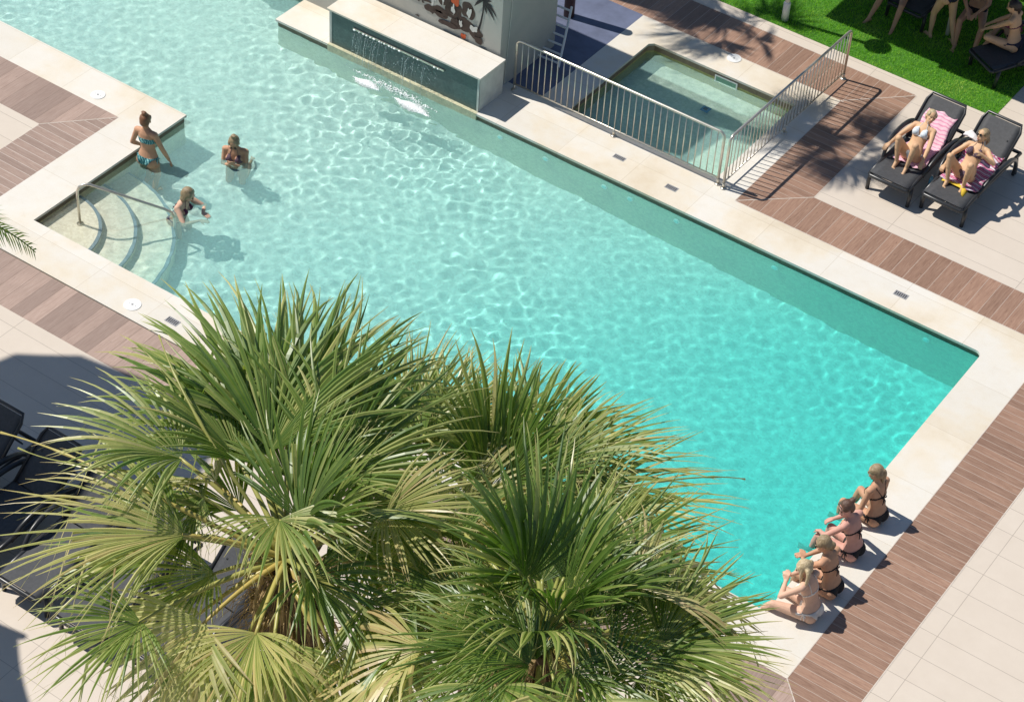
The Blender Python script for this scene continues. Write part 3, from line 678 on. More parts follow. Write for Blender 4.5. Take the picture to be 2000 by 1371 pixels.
# ---------------------------------------------------------------- parasol with white pole
def parasol(x, y, H, Rr, label, m_can):
    root = empty('parasol', (x, y, 0), 0, label, 'parasol')
    MB().tube([(0, 0, 0), (0, 0, .55)], .055, 16).build('base_tube', WHITE, root, True)
    MB().tube([(0, 0, .5), (0, 0, H + .35)], .038, 14).build('pole', WHITE, root, True)
    cn = MB(); n = 8
    vs = [(0, 0, H + .45)] + [(Rr * math.cos(2 * math.pi * i / n + .39), Rr * math.sin(2 * math.pi * i / n + .39), H) for i in range(n)] + [(Rr * math.cos(2 * math.pi * i / n + .39), Rr * math.sin(2 * math.pi * i / n + .39), H - .18) for i in range(n)]
    cn.add(vs, [(0, 1 + i, 1 + (i + 1) % n) for i in range(n)] + [(1 + i, 1 + n + i, 1 + n + (i + 1) % n, 1 + (i + 1) % n) for i in range(n)])
    c = cn.build('canopy', m_can, root); s = c.modifiers.new('s', 'SOLIDIFY'); s.thickness = .006
    for i in range(n):
        a = 2 * math.pi * i / n + .39; MB().tube([(0, 0, H + .40), (Rr * .98 * math.cos(a), Rr * .98 * math.sin(a), H - .01)], .012, 6).build('rib', WHITE, c)
    return root
CANV = plain('navy_canvas', (.05, .06, .09), .9)
lp = empty('garden_lamp', (-12.90, 27.83, 0), 0, 'white lamp post rising from the lawn edge behind the kids pool', 'lamp post')
MB().tube([(0, 0, 0), (0, 0, .34), (0, 0, .36)], [.062, .060, .045], 16).build('base_sleeve', WHITE, lp, True)
MB().tube([(0, 0, .34), (0, 0, 2.3)], .042, 14).build('pole', WHITE, lp, True)
MB().tube([(0, 0, 2.26), (0, 0, 2.30), (0, 0, 2.38), (0, 0, 2.40)], [.10, .21, .20, .08], 20).build('lamp_head', WHITE, lp, True)
def square_parasol(x0, x1, y0, y1, H, label):
    cx, cy = (x0 + x1) / 2, (y0 + y1) / 2; root = empty('parasol', (cx, cy, 0), 0, label, 'parasol', 'square parasols above the lawn loungers'); a, b = (x1 - x0) / 2, (y1 - y0) / 2
    MB().tube([(0, 0, 0), (0, 0, H + .4)], .035, 12).build('pole', WHITE, root, True)
    vs = [(0, 0, H + .45), (-a, -b, H), (a, -b, H), (a, b, H), (-a, b, H), (-a, -b, H - .15), (a, -b, H - .15), (a, b, H - .15), (-a, b, H - .15)]
    c = MB().add(vs, [(0, 1, 2), (0, 2, 3), (0, 3, 4), (0, 4, 1), (1, 5, 6, 2), (2, 6, 7, 3), (3, 7, 8, 4), (4, 8, 5, 1)]).build('canopy', CANV, root); s = c.modifiers.new('s', 'SOLIDIFY'); s.thickness = .006
    for q in vs[1:5]: MB().tube([(0, 0, H + .40), (q[0] * .98, q[1] * .98, H)], .012, 6).build('rib', WHITE, c)
square_parasol(-14.1, -11.9, 28.02, 30.4, 2.6, 'square navy parasol over the left lounger of the lawn group')
square_parasol(-11.95, -9.2, 27.92, 30.5, 2.6, 'square navy parasol over the right loungers of the lawn group')
square_parasol(-14.0, -9.2, 30.6, 33.6, 2.6, 'wide navy parasol behind the lawn group')
CROWNS = [
 ((-7.68, 8.87, 6.9), [
   ((-8.38, 9.71, 7.06), (-9.49, 10.95, 7.58), 0.2),
   ((-8.52, 9.52, 7.18), (-9.67, 10.25, 7.78), 0.24),
   ((-8.18, 9.73, 7.14), (-8.44, 10.99, 7.78), 0.22),
   ((-7.82, 9.67, 7.11), (-7.71, 10.79, 7.81), 0.2),
   ((-8.44, 9.2, 7.25), (-9.35, 9.39, 7.81), 0.3),
   ((-8.67, 8.76, 7.51), (-9.47, 8.25, 7.96), 0.42),
   ((-8.21, 8.27, 7.34), (-9.1, 7.31, 7.64), 0.58),
   ((-8.13, 7.64, 6.94), (-8.36, 6.84, 6.94), 0.34),
   ((-7.31, 8.06, 7.01), (-7.03, 7.31, 6.88), 0.5),
   ((-7.64, 8.75, 7.49), (-7.0, 8.25, 7.8), 0.4),
   ((-7.14, 9.47, 7.31), (-6.35, 9.56, 7.55), 0.6),
   ((-7.84, 9.59, 6.67), (-7.16, 9.85, 6.14), 0.18),
   ((-7.2, 9.19, 6.38), (-6.49, 9.19, 5.86), 0.2),
   ((-8.6, 8.9, 7.02), (-8.55, 8.34, 6.64), 0.3),
   ((-8.07, 9.7, 6.74), (-8.21, 10.75, 6.88), 0.22),
   ((-7.05, 8.62, 6.58), (-6.61, 8.19, 6.26), 0.3),
   ((-8.19, 8.56, 6.64), (-8.48, 7.84, 6.57), 0.36),
   ((-8.28, 9.4, 7.34), (-8.79, 10.74, 7.82), 0.26),
   ((-8.1, 9.38, 7.16), (-8.89, 9.8, 7.37), 0.3),
   ((-8.41, 9.14, 6.74), (-9.23, 8.98, 6.77), 0.24),
   ((-7.26, 8.62, 7.18), (-6.46, 8.63, 7.13), 0.22),
 ]),
 ((-7.1, 10.97, 6.0), [
   ((-8.24, 11.18, 6.15), (-8.43, 11.95, 6.69), 0.34),
   ((-8.08, 11.27, 6.05), (-8.14, 12.12, 6.54), 0.4),
   ((-8.22, 10.93, 6.03), (-8.87, 11.45, 6.42), 0.3),
   ((-7.93, 11.35, 6.15), (-7.88, 12.12, 6.47), 0.45),
   ((-8.19, 11.24, 6.07), (-8.32, 11.97, 6.42), 0.48),
   ((-7.64, 11.59, 6.01), (-7.59, 12.41, 6.42), 0.26),
   ((-7.32, 11.87, 5.98), (-7.24, 12.81, 6.27), 0.18),
   ((-6.99, 11.8, 6.08), (-6.43, 12.62, 6.41), 0.36),
   ((-6.87, 11.5, 6.1), (-5.93, 12.32, 6.5), 0.42),
   ((-7.23, 10.66, 6.34), (-6.35, 11.15, 6.66), 0.62),
   ((-6.99, 10.55, 6.37), (-6.14, 10.76, 6.63), 0.62),
   ((-7.73, 11.06, 5.78), (-8.34, 11.09, 5.83), 0.25),
   ((-7.27, 10.77, 5.52), (-7.27, 10.33, 5.01), 0.18),
   ((-6.83, 11.01, 5.68), (-6.18, 10.91, 5.33), 0.2),
   ((-6.58, 11.33, 6.04), (-5.55, 12.14, 6.51), 0.46),
   ((-7.45, 11.78, 5.84), (-8.27, 12.11, 5.74), 0.3),
   ((-7.84, 11.51, 5.81), (-8.63, 12.02, 5.74), 0.35),
   ((-7.45, 11.39, 5.75), (-7.88, 12.4, 5.76), 0.25),
   ((-6.89, 11.4, 5.77), (-6.53, 12.18, 5.91), 0.3),
 ]),
 ((-5.43, 9.22, 7.3), [
   ((-5.76, 9.93, 7.03), (-6.2, 10.68, 7.33), 0.22),
   ((-5.49, 9.89, 7.28), (-5.24, 10.83, 7.65), 0.26),
   ((-5.48, 9.94, 7.18), (-4.91, 10.78, 7.56), 0.34),
   ((-5.92, 9.87, 7.06), (-6.54, 10.45, 7.12), 0.2),
   ((-4.68, 9.71, 7.33), (-4.42, 10.41, 7.71), 0.3),
   ((-4.62, 9.57, 7.39), (-3.95, 9.98, 7.71), 0.36),
   ((-4.64, 9.43, 7.36), (-3.74, 9.64, 7.65), 0.52),
   ((-5.19, 8.66, 7.64), (-5.79, 8.35, 7.98), 0.12),
   ((-5.24, 8.81, 7.51), (-5.7, 9.15, 7.68), 0.1),
   ((-4.7, 8.93, 7.48), (-4.86, 9.48, 7.75), 0.14),
   ((-5.55, 8.86, 7.43), (-6.01, 8.17, 7.55), 0.16),
   ((-6.14, 9.24, 7.07), (-6.93, 9.3, 7.22), 0.16),
   ((-4.63, 9.2, 7.29), (-3.92, 9.17, 7.51), 0.45),
   ((-4.9, 8.68, 7.35), (-4.96, 8.13, 7.46), 0.14),
   ((-5.55, 8.58, 7.26), (-5.63, 7.99, 7.37), 0.15),
   ((-5.2, 9.51, 7.26), (-5.08, 10.1, 7.44), 0.24),
   ((-5.85, 9.48, 7.09), (-6.58, 9.73, 7.15), 0.22),
   ((-5.37, 9.43, 7.12), (-5.56, 10.3, 7.05), 0.18),
   ((-5.04, 9.56, 7.24), (-4.52, 10.09, 7.48), 0.28),
   ((-5.02, 8.73, 7.52), (-4.43, 8.38, 7.61), 0.18),
   ((-4.95, 8.9, 7.52), (-4.08, 8.74, 7.83), 0.2),
   ((-5.61, 8.8, 7.24), (-6.24, 8.72, 7.51), 0.13),
 ]),
]
STALKS = [
 (1, [(-7.71, 8.9, 6.8), (-8.24, 8.53, 7.3), (-8.8, 8.28, 7.5), (-9.39, 8.31, 7.5), (-10.25, 8.28, 7.2)], 0.022, 0.62),
 (1, [(-7.74, 8.94, 6.8), (-8.35, 8.87, 7.6), (-8.95, 9.04, 7.9), (-9.57, 9.51, 7.8)], 0.02, 0.35),
 (1, [(-7.71, 8.9, 6.8), (-8.47, 8.8, 7.4), (-8.79, 8.4, 7.7), (-9.19, 8.11, 7.5), (-10.01, 8.24, 7.2)], 0.014, 0.3),
 (1, [(-7.67, 8.85, 6.8), (-8.49, 8.81, 7.2), (-9.2, 8.57, 7.3), (-9.7, 8.29, 6.6), (-9.99, 8.39, 5.8)], 0.014, 0.25),
 (1, [(-7.64, 8.81, 6.8), (-7.18, 8.51, 6.9), (-6.91, 8.51, 6.6), (-6.79, 8.42, 6.0)], 0.03, 0.62),
 (1, [(-7.67, 8.85, 6.8), (-8.24, 8.65, 7.2), (-8.92, 8.35, 7.0), (-9.23, 7.81, 6.2)], 0.014, 0.3),
 (1, [(-7.74, 8.94, 6.8), (-7.71, 9.3, 7.3), (-7.36, 9.52, 7.2), (-6.98, 9.78, 6.9)], 0.018, 0.4),
 (3, [(-5.49, 9.31, 7.2), (-5.38, 9.95, 7.6), (-5.07, 10.51, 7.5), (-4.85, 10.87, 7.1), (-4.69, 11.22, 6.2), (-4.55, 11.45, 5.4)], 0.014, 0.15),
 (3, [(-5.49, 9.31, 7.2), (-5.3, 9.68, 7.6), (-5.21, 10.03, 7.7), (-4.99, 10.48, 7.4)], 0.02, 0.62),
 (2, [(-7.1, 10.97, 6.0), (-6.22, 11.09, 6.8), (-5.72, 11.48, 7.0), (-5.43, 11.86, 6.9), (-5.33, 12.23, 6.6)], 0.014, 0.3),
 (3, [(-5.46, 9.27, 7.2), (-4.69, 9.39, 7.6), (-4.33, 9.84, 7.2), (-3.97, 10.42, 6.2)], 0.018, 0.35),
 (1, [(-7.6, 8.77, 6.8), (-6.71, 8.57, 7.0), (-6.4, 8.95, 7.0), (-6.17, 9.23, 6.4)], 0.016, 0.32),
 (2, [(-7.05, 10.89, 6.1), (-6.82, 10.8, 6.9), (-6.58, 10.76, 6.9), (-6.3, 11.09, 6.5)], 0.018, 0.7),
]
# ---------------------------------------------------------------- fan palms
LEAF = mat_leaf()
def mat_stalk():
    t = NT('palm_stalk'); at = t.n('Attribute'); at.attribute_name = 'tone'; at.attribute_type = 'GEOMETRY'
    t.base(t.ramp(at.outputs['Fac'], [(0, (.16, .22, .05)), (.5, (.38, .36, .10)), (.8, (.50, .36, .10)), (1, (.38, .22, .12))])); t.rough(.4); return t.m
STALK = mat_stalk()
BARK = plain('palm_bark', (.12, .075, .045), .9, var=.5, scale=14)
DRY = plain('dry_fibre', (.36, .25, .12), .85, var=.4, scale=20)
UP = Vector((0, 0, 1))
def frond(name, root, Cc, H, T, tone, seed, nseg=40, young=False):
    q = random.Random(seed); Cc, H, T = Vector(Cc), Vector(H), Vector(T)
    d = (T - H); R0 = d.length; d.normalize()
    out = (H - Cc).normalized()
    nrm = UP - d * UP.dot(d)
    if nrm.length < .25: nrm = -out - d * (-out).dot(d)
    nrm.normalize(); side = d.cross(nrm)
    roll = q.gauss(0, .22); nrm, side = nrm * math.cos(roll) + side * math.sin(roll), side * math.cos(roll) - nrm * math.sin(roll)
    R0 *= 1.16; spread = math.radians(q.uniform(58, 84) if not young else 48)
    droop = q.uniform(.05, .20); cup = q.uniform(.45, .85); fuse = q.uniform(.38, .52)
    vs, fs, tn = [], [], []
    NS = 9
    dth = 2 * spread / nseg
    for k in range(nseg):
        u = (k + .5) / nseg * 2 - 1; th = u * spread + q.gauss(0, .02)
        R = R0 * (1.02 - .30 * abs(u) ** 1.6) * q.uniform(.93, 1.05)
        sd = droop * q.uniform(.5, 1.7) * (1 + .6 * abs(u)); tw = q.gauss(0, .28); bend = q.gauss(0, .07)
        broken = q.random() < .07; tj = tone + q.gauss(0, .09) + (.22 if q.random() < .14 else 0)
        b0 = len(vs); pos_prev = None
        for i in range(NS + 1):
            f = i / NS; r = R * (.02 + .98 * f)
            a = th + bend * f * f
            p = d * (r * math.cos(a)) + side * (r * math.sin(a)) + nrm * (cup * abs(math.sin(a)) ** 1.3 * r * (1 - .45 * f))
            p += nrm * (-.10 * R * f * f)
            g = sd * R * max(0, f - .35) ** 2 * 1.6
            if broken and f > .55: g += (f - .55) * R * .9; p -= (d * math.cos(a) + side * math.sin(a)) * (f - .55) * R * .6
            p -= UP * g
            if f <= fuse: wd = r * dth * .52
            else:
                e = (f - fuse) / (1 - fuse); wd = R * fuse * dth * .52 * (1 - e) ** .8 * (1 + .10 * math.sin(e * 3))
            wd = max(wd, .0012)
            t_ = (-d * math.sin(a) + side * math.cos(a)); n2 = nrm * math.cos(tw * f) + t_ * math.sin(tw * f); t2 = t_ * math.cos(tw * f) - nrm * math.sin(tw * f)
            fold = wd * .72
            base = H + p
            vs += [base - t2 * wd, base + n2 * fold * (1 if k % 1 == 0 else -1), base + t2 * wd]
            edge = .10 if f > .2 else 0
            tt = tj + .10 * f + (max(0, f - .86) * 4.0) * q.uniform(.3, 1)
            tn += [min(.98, max(0, tt + edge)), min(.98, max(0, tt - .08)), min(.98, max(0, tt + edge))]
        for i in range(NS):
            a_ = b0 + i * 3; fs += [(a_, a_ + 1, a_ + 4, a_ + 3), (a_ + 1, a_ + 2, a_ + 5, a_ + 4)]
        if q.random() < .35:   # loose thread hanging off the split
            s_ = H + d * (R * .62 * math.cos(th)) + side * (R * .62 * math.sin(th)); b1 = len(vs); cv = Vector((q.gauss(0, .1), q.gauss(0, .1), -.12)) * q.uniform(.5, 1.6)
            for i in range(5):
                p = s_ + d * .05 * i + cv * (i / 4) ** 2 - UP * .02 * i; vs += [p, p + Vector((.0022, .0022, 0))]; tn += [.8, .8]
            for i in range(4): fs.append((b1 + 2 * i, b1 + 2 * i + 1, b1 + 2 * i + 3, b1 + 2 * i + 2))
    # petiole, curved
    mid = Cc.lerp(H, .5) + UP * .10 * (H - Cc).length - UP * 0
    pts = bez([Cc + (out * .05), mid, H + d * .02], 9)
    me = bpy.data.meshes.new('frond'); me.from_pydata(vs, [], fs); at = me.attributes.new('tone', 'FLOAT', 'POINT'); at.data.foreach_set('value', tn); me.update()
    o = link(name, me, LEAF, root)
    o.matrix_parent_inverse = root['_inv'] if False else Matrix.Translation(-root.location)
    mb = MB()
    for i in range(1): mb.at = min(1, .15 + tone * .9); mb.tube(pts, [.030 - .016 * i / 9 for i in range(10)], 6)
    p = mb.build('petiole', STALK, o, True, attr='tone'); p.matrix_parent_inverse = Matrix.Translation(-root.location) if False else Matrix.Identity(4)
    p.matrix_parent_inverse = Matrix.Identity(4)
    return o
def stalk(root, pts, r0, tone, name='flower_stalk'):
    mb = MB(); P = bez(pts, 22); q = random.Random(int(pts[0][0] * 100))
    mb.at = tone; mb.tube(P, [r0 * (1 - .75 * i / 22) + (.006 if i % 5 == 2 else 0) for i in range(23)], 7)
    o = mb.build(name, STALK, root, True, attr='tone'); o.matrix_parent_inverse = Matrix.Translation(-root.location); return o
def trunk(root, C_, base_r=.24):
    mb = MB(); n = 26; prof = []
    for i in range(n + 1):
        f = i / n; prof.append((C_[0] + .05 * math.sin(f * 3), C_[1], (C_[2] - .05) * f))
    mb.tube(prof, [base_r * (1.25 - .35 * i / n) + (.015 if i % 2 else 0) for i in range(n + 1)], 16)
    o = mb.build('trunk', BARK, root, True); o.matrix_parent_inverse = Matrix.Translation(-root.location)
    # leaf base boots and hanging dry skirt
    sk_ = MB(); q = random.Random(int(C_[0] * 77))
    for k in range(70):
        a = q.uniform(0, 6.283); z = C_[2] - q.uniform(0, 1.1); r1 = base_r * 1.0; dv = Vector((math.cos(a), math.sin(a), 0)); p0 = Vector((C_[0], C_[1], z)) + dv * r1 * .8; L_ = q.uniform(.15, .4)
        sk_.tube([p0, p0 + dv * .10 + UP * .10 * q.uniform(-1, 1.5), p0 + dv * .16 * q.uniform(.6, 1.6) - UP * L_ * q.uniform(-.5, 1)], [.035, .028, .012], 5)
    for k in range(260):
        a = q.uniform(0, 6.283); z = C_[2] - q.uniform(.0, 1.2); dv = Vector((math.cos(a), math.sin(a), 0)); p0 = Vector((C_[0], C_[1], z)) + dv * base_r
        sk_.tube([p0, p0 + dv * q.uniform(.05, .25) - UP * q.uniform(0, .2), p0 + dv * q.uniform(.1, .4) - UP * q.uniform(.2, .7)], [.006, .004, .001], 3)
    o = sk_.build('dry_skirt', DRY, root); o.matrix_parent_inverse = Matrix.Translation(-root.location)
def fan_palm(C_, fr, label, fillers=14, seed=0, nseg=38, group='fan palms in the foreground', Rf=1.0, elr=(-35, 20), lp=(.75, 1.05)):
    root = empty('fan_palm', (C_[0], C_[1], 0), 0, label, 'palm tree', group)
    trunk(root, C_)
    for i, (H, T, tone) in enumerate(fr): frond('frond', root, C_, H, T, tone, seed * 100 + i, nseg)
    q = random.Random(seed + 900); Cv = Vector(C_)
    for i in range(fillers):
        az = 2 * math.pi * (i + q.random() * .8) / fillers; el = math.radians(q.uniform(*elr)); Lp = q.uniform(*lp)
        h = Cv + Vector((math.cos(az) * math.cos(el), math.sin(az) * math.cos(el), math.sin(el) + .1)) * Lp
        e2 = el - math.radians(q.uniform(15, 45)); az2 = az + q.gauss(0, .15)
        t = h + Vector((math.cos(az2) * math.cos(e2), math.sin(az2) * math.cos(e2), math.sin(e2))) * q.uniform(.85, 1.05) * Rf
        frond('frond', root, C_, h, t, q.choice((.12, .2, .28, .4, .54, .66)), seed * 100 + 60 + i, max(24, nseg - 8))
    if fr:
        for i in range((3, 5, 9)[seed - 1]):   # young upright leaves at the heart of the crown
            az = 2 * math.pi * (i + q.random() * .6) / 9; el = math.radians(q.uniform(28, 75)); dv = Vector((math.cos(az) * math.cos(el), math.sin(az) * math.cos(el), math.sin(el)))
            h = Cv + dv * q.uniform(.35, .6); t = h + (dv + UP * .15).normalized() * q.uniform(.8, 1.1)
            frond('frond', root, C_, h, t, q.choice((.08, .14, .18, .3)), seed * 100 + 85 + i, 28, young=q.random() < .6)
    return root
LABS = ['large fan palm filling the lower left, the one with upright leaves over the coping', 'fan palm in the middle behind the other two, its pale leaves over the water', 'fan palm at the lower centre right with bright green young leaves']
palms = []
for i, (C_, fr) in enumerate(CROWNS): palms.append(fan_palm(C_, fr, LABS[i], (16, 17, 16)[i], i + 1, elr=(-45, 22)))
for i, pts, r0, tone in STALKS: stalk(palms[i - 1], pts, r0, tone)
# shade casters that stand left of the frame and behind the grey wall
def auto_palm(x, y, z, label, seed, n=11, R=.8, group='tall fan palms out of frame'):
    return fan_palm((x, y, z), [], label, n, seed, 22, group, R, (-40, 60), lp=(.35, .75))
OUT = [auto_palm(-15.95, 24.35, 7.6, 'tall fan palm behind the grey wall, its leaf shadow lies over the kids pool edge', 31, 16),
       auto_palm(-18.3, 26.2, 6.8, 'second fan palm behind the grey wall, shading the planks beside the steel railing', 32, 17),
       auto_palm(-20.4, 28.2, 8.6, 'tall fan palm beyond the grey wall, shading the planks at the top edge', 33)]
# added unseen blockers left of the frame, shaped to shade the lounger rows
BLOCKER_CLOTH = plain('blocker_cloth', (.55, .55, .52), .9)
def blocker(corners, z, label):
    cx = sum(c[0] for c in corners) / len(corners); cy = sum(c[1] for c in corners) / len(corners)
    root = empty('added_shade_blocker', (cx, cy, 0), 0, label, 'shade sail', 'added shade blockers left of the picture')
    pts = []; n = len(corners)
    for i in range(n):
        a, b = Vector(corners[i]), Vector(corners[(i + 1) % n]); mid = (a + b) / 2; c = Vector((cx, cy)); m2 = mid.lerp(c, .16 if n < 6 else .015)
        for k in range(10):
            t = k / 10; p = a.lerp(m2, t).lerp(m2.lerp(b, t), t); pts.append((p.x - cx, p.y - cy))
    MB().prism(pts, z, z + .01).build('cloth', BLOCKER_CLOTH, root)
    for i, c in enumerate(corners):
        if c[1] < 12: MB().tube([(c[0] - cx, c[1] - cy, 0), (c[0] - cx, c[1] - cy, z + .1)], .05, 10).build('mast', STEEL, root, True)
    return root
blocker([(-23.6, 11.4), (-23.1, 12.9), (-22.4, 13.42), (-21.5, 13.60), (-20.6, 13.62), (-19.9, 13.5), (-19.35, 11.8), (-20.35, 10.2), (-23.9, 9.6)], 9.0, 'large added shade sail over the dark loungers at the lower left')
blocker([(-18.9, 9.75), (-17.55, 9.85), (-16.1, 8.9), (-16.6, 7.2), (-19.0, 7.4)], 6.0, 'smaller added shade sail nearer the camera at the lower left')
def date_palm(C_, dirs, label, seed):
    root = empty('date_palm', (C_[0], C_[1], 0), 0, label, 'palm tree', 'date palms at the left edge')
    trunk(root, C_, .2); q = random.Random(seed); Cv = Vector(C_)
    for az, el, L in dirs:
        az, el = math.radians(az), math.radians(el)
        d = Vector((math.cos(az) * math.cos(el), math.sin(az) * math.cos(el), math.sin(el)))
        P = bez([Cv, Cv + d * L * .45, Cv + d * L * .75 + UP * .05, Cv + d * L * .9 - UP * .35 * L * .5], 30)
        mb = MB(); mb.at = .35; mb.tube(P, [.02 * (1 - .85 * i / 30) + .002 for i in range(31)], 6)
        for i in range(3, 31):
            for s in (-1, 1):
                for z_ in (0, .5):
                    t = (P[i] - P[i - 1]).normalized(); sd = t.cross(UP).normalized() * s; f = i / 30
                    p0 = P[i - 1].lerp(P[i], z_); ln = (.34 * math.sin(math.pi * min(1, f * .85 + .12)) + .05) * q.uniform(.85, 1.1)
                    dr = (sd * .75 + t * .7 + UP * q.uniform(-.1, .3)).normalized(); mb.at = .2 + q.uniform(0, .3)
                    a = p0; b = p0 + dr * ln * .5; c = p0 + dr * ln - UP * .05; wv = t * .010
                    mb.add([a - wv * .6, a + wv * .6, b + wv, b - wv, c], [(0, 1, 2, 3), (3, 2, 4)])
        me = mb.mesh('frond', 'tone'); o = link('frond', me, LEAF, root); o.matrix_parent_inverse = Matrix.Translation(-root.location)
    return root
date_palm((-13.75, 8.55, 7.9), [(23, 12, 2.95), (30, 2, 3.0), (12, 8, 2.6), (80, 20, 2.2), (130, 10, 2.2), (180, 20, 2.2), (230, 10, 2.2), (280, 10, 2.0), (330, 40, 1.8), (60, 60, 2)], 'date palm left of the frame whose frond tips poke in at the left edge', 3)
date_palm((-24.3, 11.75, 7.2), [(12, 20, 2.9), (20, 5, 2.7), (2, 5, 2.8), (-15, 10, 2.6), (60, 20, 2.5), (110, 10, 2.5), (160, 10, 2.5), (220, 10, 2.5), (270, 10, 2.5), (320, 20, 2.5)], 'far date palm left of the frame casting a feathery shadow on the tiles', 4)
# ---------------------------------------------------------------- people
def seg_sdf(P, a, b, ra, rb):
    ab = b - a; L2 = ab @ ab + 1e-9; t = np.clip((P - a) @ ab / L2, 0, 1); d = np.linalg.norm(P - (a + t[:, None] * ab), axis=1)
    return d / (ra + (rb - ra) * t), t
def ik(a, target, l1, l2, pole):
    a, target, pole = np.array(a, float), np.array(target, float), np.array(pole, float)
    d = target - a; L = np.linalg.norm(d); u = d / max(L, 1e-6); L = min(L, (l1 + l2) * .998)
    x = (l1 * l1 - l2 * l2 + L * L) / (2 * L); h = math.sqrt(max(0, l1 * l1 - x * x))
    p = pole - u * (pole @ u); n = np.linalg.norm(p); p = p / n if n > 1e-6 else np.array([0, 0, 1.])
    return a + u * x + p * h, a + u * L
def nrm_(v): v = np.array(v, float); return v / np.linalg.norm(v)
def round_cone(mb, a, b, ra, rb, n=12):
    a, b = Vector(a), Vector(b); d = (b - a); L = d.length
    if L < 1e-5: return
    d.normalize(); K = 4; pts = []; rs = []
    for i in range(K + 1):
        t = math.pi / 2 * i / K; pts.append(a - d * ra * math.cos(t)); rs.append(max(ra * math.sin(t), .0008))
    for i in range(K + 1):
        t = math.pi / 2 * i / K; pts.append(b + d * rb * math.sin(t)); rs.append(max(rb * math.cos(t), .0008))
    mb.tube(pts, rs, n)
def remesh(mb, voxel, smooth=4, name='body'):
    me = mb.mesh(name); o = bpy.data.objects.new('tmp', me); COL.objects.link(o)
    bm = bmesh.new(); bm.from_mesh(me); bmesh.ops.recalc_face_normals(bm, faces=bm.faces); bm.to_mesh(me); bm.free()
    m = o.modifiers.new('r', 'REMESH'); m.mode = 'VOXEL'; m.voxel_size = voxel; m.use_smooth_shade = True
    s = o.modifiers.new('s', 'SMOOTH'); s.factor = .5; s.iterations = smooth
    dg = bpy.context.evaluated_depsgraph_get(); dg.update()
    out = bpy.data.meshes.new_from_object(o.evaluated_get(dg)); out.name = name
    bpy.data.objects.remove(o); bpy.data.meshes.remove(me)
    return out
DF = dict(skin=(.62, .36, .25), hair=((.20, .13, .07), (.42, .30, .17)))
def person(loc, yaw, label, pose, cloth, skin, hairm, hairstyle, group=None, glasses=None, scale=1., above=None, detail=.0075):
    """pose is in the person's own frame: x forward, y to her left, z up; the origin is under the hips"""
    G = {}
    ph = np.array(pose['pelvis'], float); s0 = nrm_(pose.get('s0', (0, 0, 1))); s1 = nrm_(pose.get('s1', s0)); f0 = nrm_(pose.get('f0', (1, 0, 0)))
    tw = math.radians(pose.get('twist', 0))
    NS = 30; sp = [ph - s0 * .12]; frs = []
    du = .80 / NS
    for i in range(NS + 1):
        t = i / NS; u = -.12 + t * .80; k = min(1, max(0, (u - .02) / .40)); k = k * k * (3 - 2 * k)
        s = nrm_(s0 * (1 - k) + s1 * k)
        if i: sp.append(sp[-1] + s * du)
        f = f0 - s * (f0 @ s); f = nrm_(f); a = tw * k; l = np.cross(s, f); f2 = f * math.cos(a) + l * math.sin(a); l2 = np.cross(s, f2)
        frs.append((s, f2, l2))
    sp = np.array(sp)
    def at(u, lat=0, fr=0):
        x = (u + .12) / .80 * NS; i = int(min(NS - 1, max(0, x))); c = sp[i] + (sp[i + 1] - sp[i]) * (x - i); s, f, l = frs[i]
        return c + l * lat + f * fr
    mb = MB(); bones = []
    def B(a, b, ra, rb, name):
        round_cone(mb, a, b, ra, rb); bones.append((name, np.array(a, float), np.array(b, float), ra, rb))
    # torso loft
    prof = [(-.115, .03, .03, 0), (-.10, .085, .07, 0), (-.06, .145, .098, -.005), (-.01, .168, .108, -.008), (.04, .168, .105, -.004), (.09, .150, .094, 0), (.15, .126, .080, .004), (.20, .120, .076, .004), (.26, .126, .082, .002), (.32, .138, .090, 0), (.38, .146, .090, 0), (.44, .140, .080, -.004), (.48, .115, .064, -.006), (.52, .07, .048, -.006), (.545, .03, .03, -.004)]
    rings = []; n = 20
    for u, rx, ry, off in prof:
        c = at(u, 0, off); x = (u + .12) / .80 * NS; s, f, l = frs[int(min(NS, max(0, round(x))))]
        rings.append([c + l * rx * math.cos(2 * math.pi * k / n) + f * ry * math.sin(2 * math.pi * k / n) for k in range(n)])
    vs = [v for r_ in rings for v in r_]; fs = [tuple(range(n))[::-1], tuple(range((len(rings) - 1) * n, len(rings) * n))]
    for i in range(len(rings) - 1):
        for k in range(n): fs.append((i * n + k, i * n + (k + 1) % n, (i + 1) * n + (k + 1) % n, (i + 1) * n + k))
    mb.add(vs, fs)
    rot = lambda fr_: Matrix(((fr_[1][0], fr_[2][0], fr_[0][0]), (fr_[1][1], fr_[2][1], fr_[0][1]), (fr_[1][2], fr_[2][2], fr_[0][2])))
    fr0, fr1 = frs[4], frs[18]
    male = pose.get('male')
    for s in (-1, 1):
        if not male: mb.ellipsoid(at(.355, s * .072, .078), (.062, .062, .066), rot(fr1), 14, 10)
        mb.ellipsoid(at(-.035, s * .078, -.055), (.085, .088, .10), rot(fr0), 14, 10)
        round_cone(mb, at(.46, s * .03, -.02), at(.455, s * .135, -.012), .045, .05)   # shoulders
    # neck, head
    s1v, f1v, l1v = frs[26]
    hd = pose.get('head', (0, 0)); hy, hp = math.radians(hd[0]), math.radians(hd[1]); hr = math.radians(hd[2]) if len(hd) > 2 else 0
    up = nrm_(np.array([0, 0, 1.]) * .35 + s1v * .65) if not pose.get('flathead') else s1v
    up = nrm_(up + l1v * math.sin(hr))
    ff = nrm_(f1v - up * (f1v @ up)); ll = np.cross(up, ff); fh = ff * math.cos(hy) + ll * math.sin(hy)
    fhp = fh * math.cos(hp) - up * math.sin(hp); uh = up * math.cos(hp) + fh * math.sin(hp); lh = np.cross(uh, fhp)
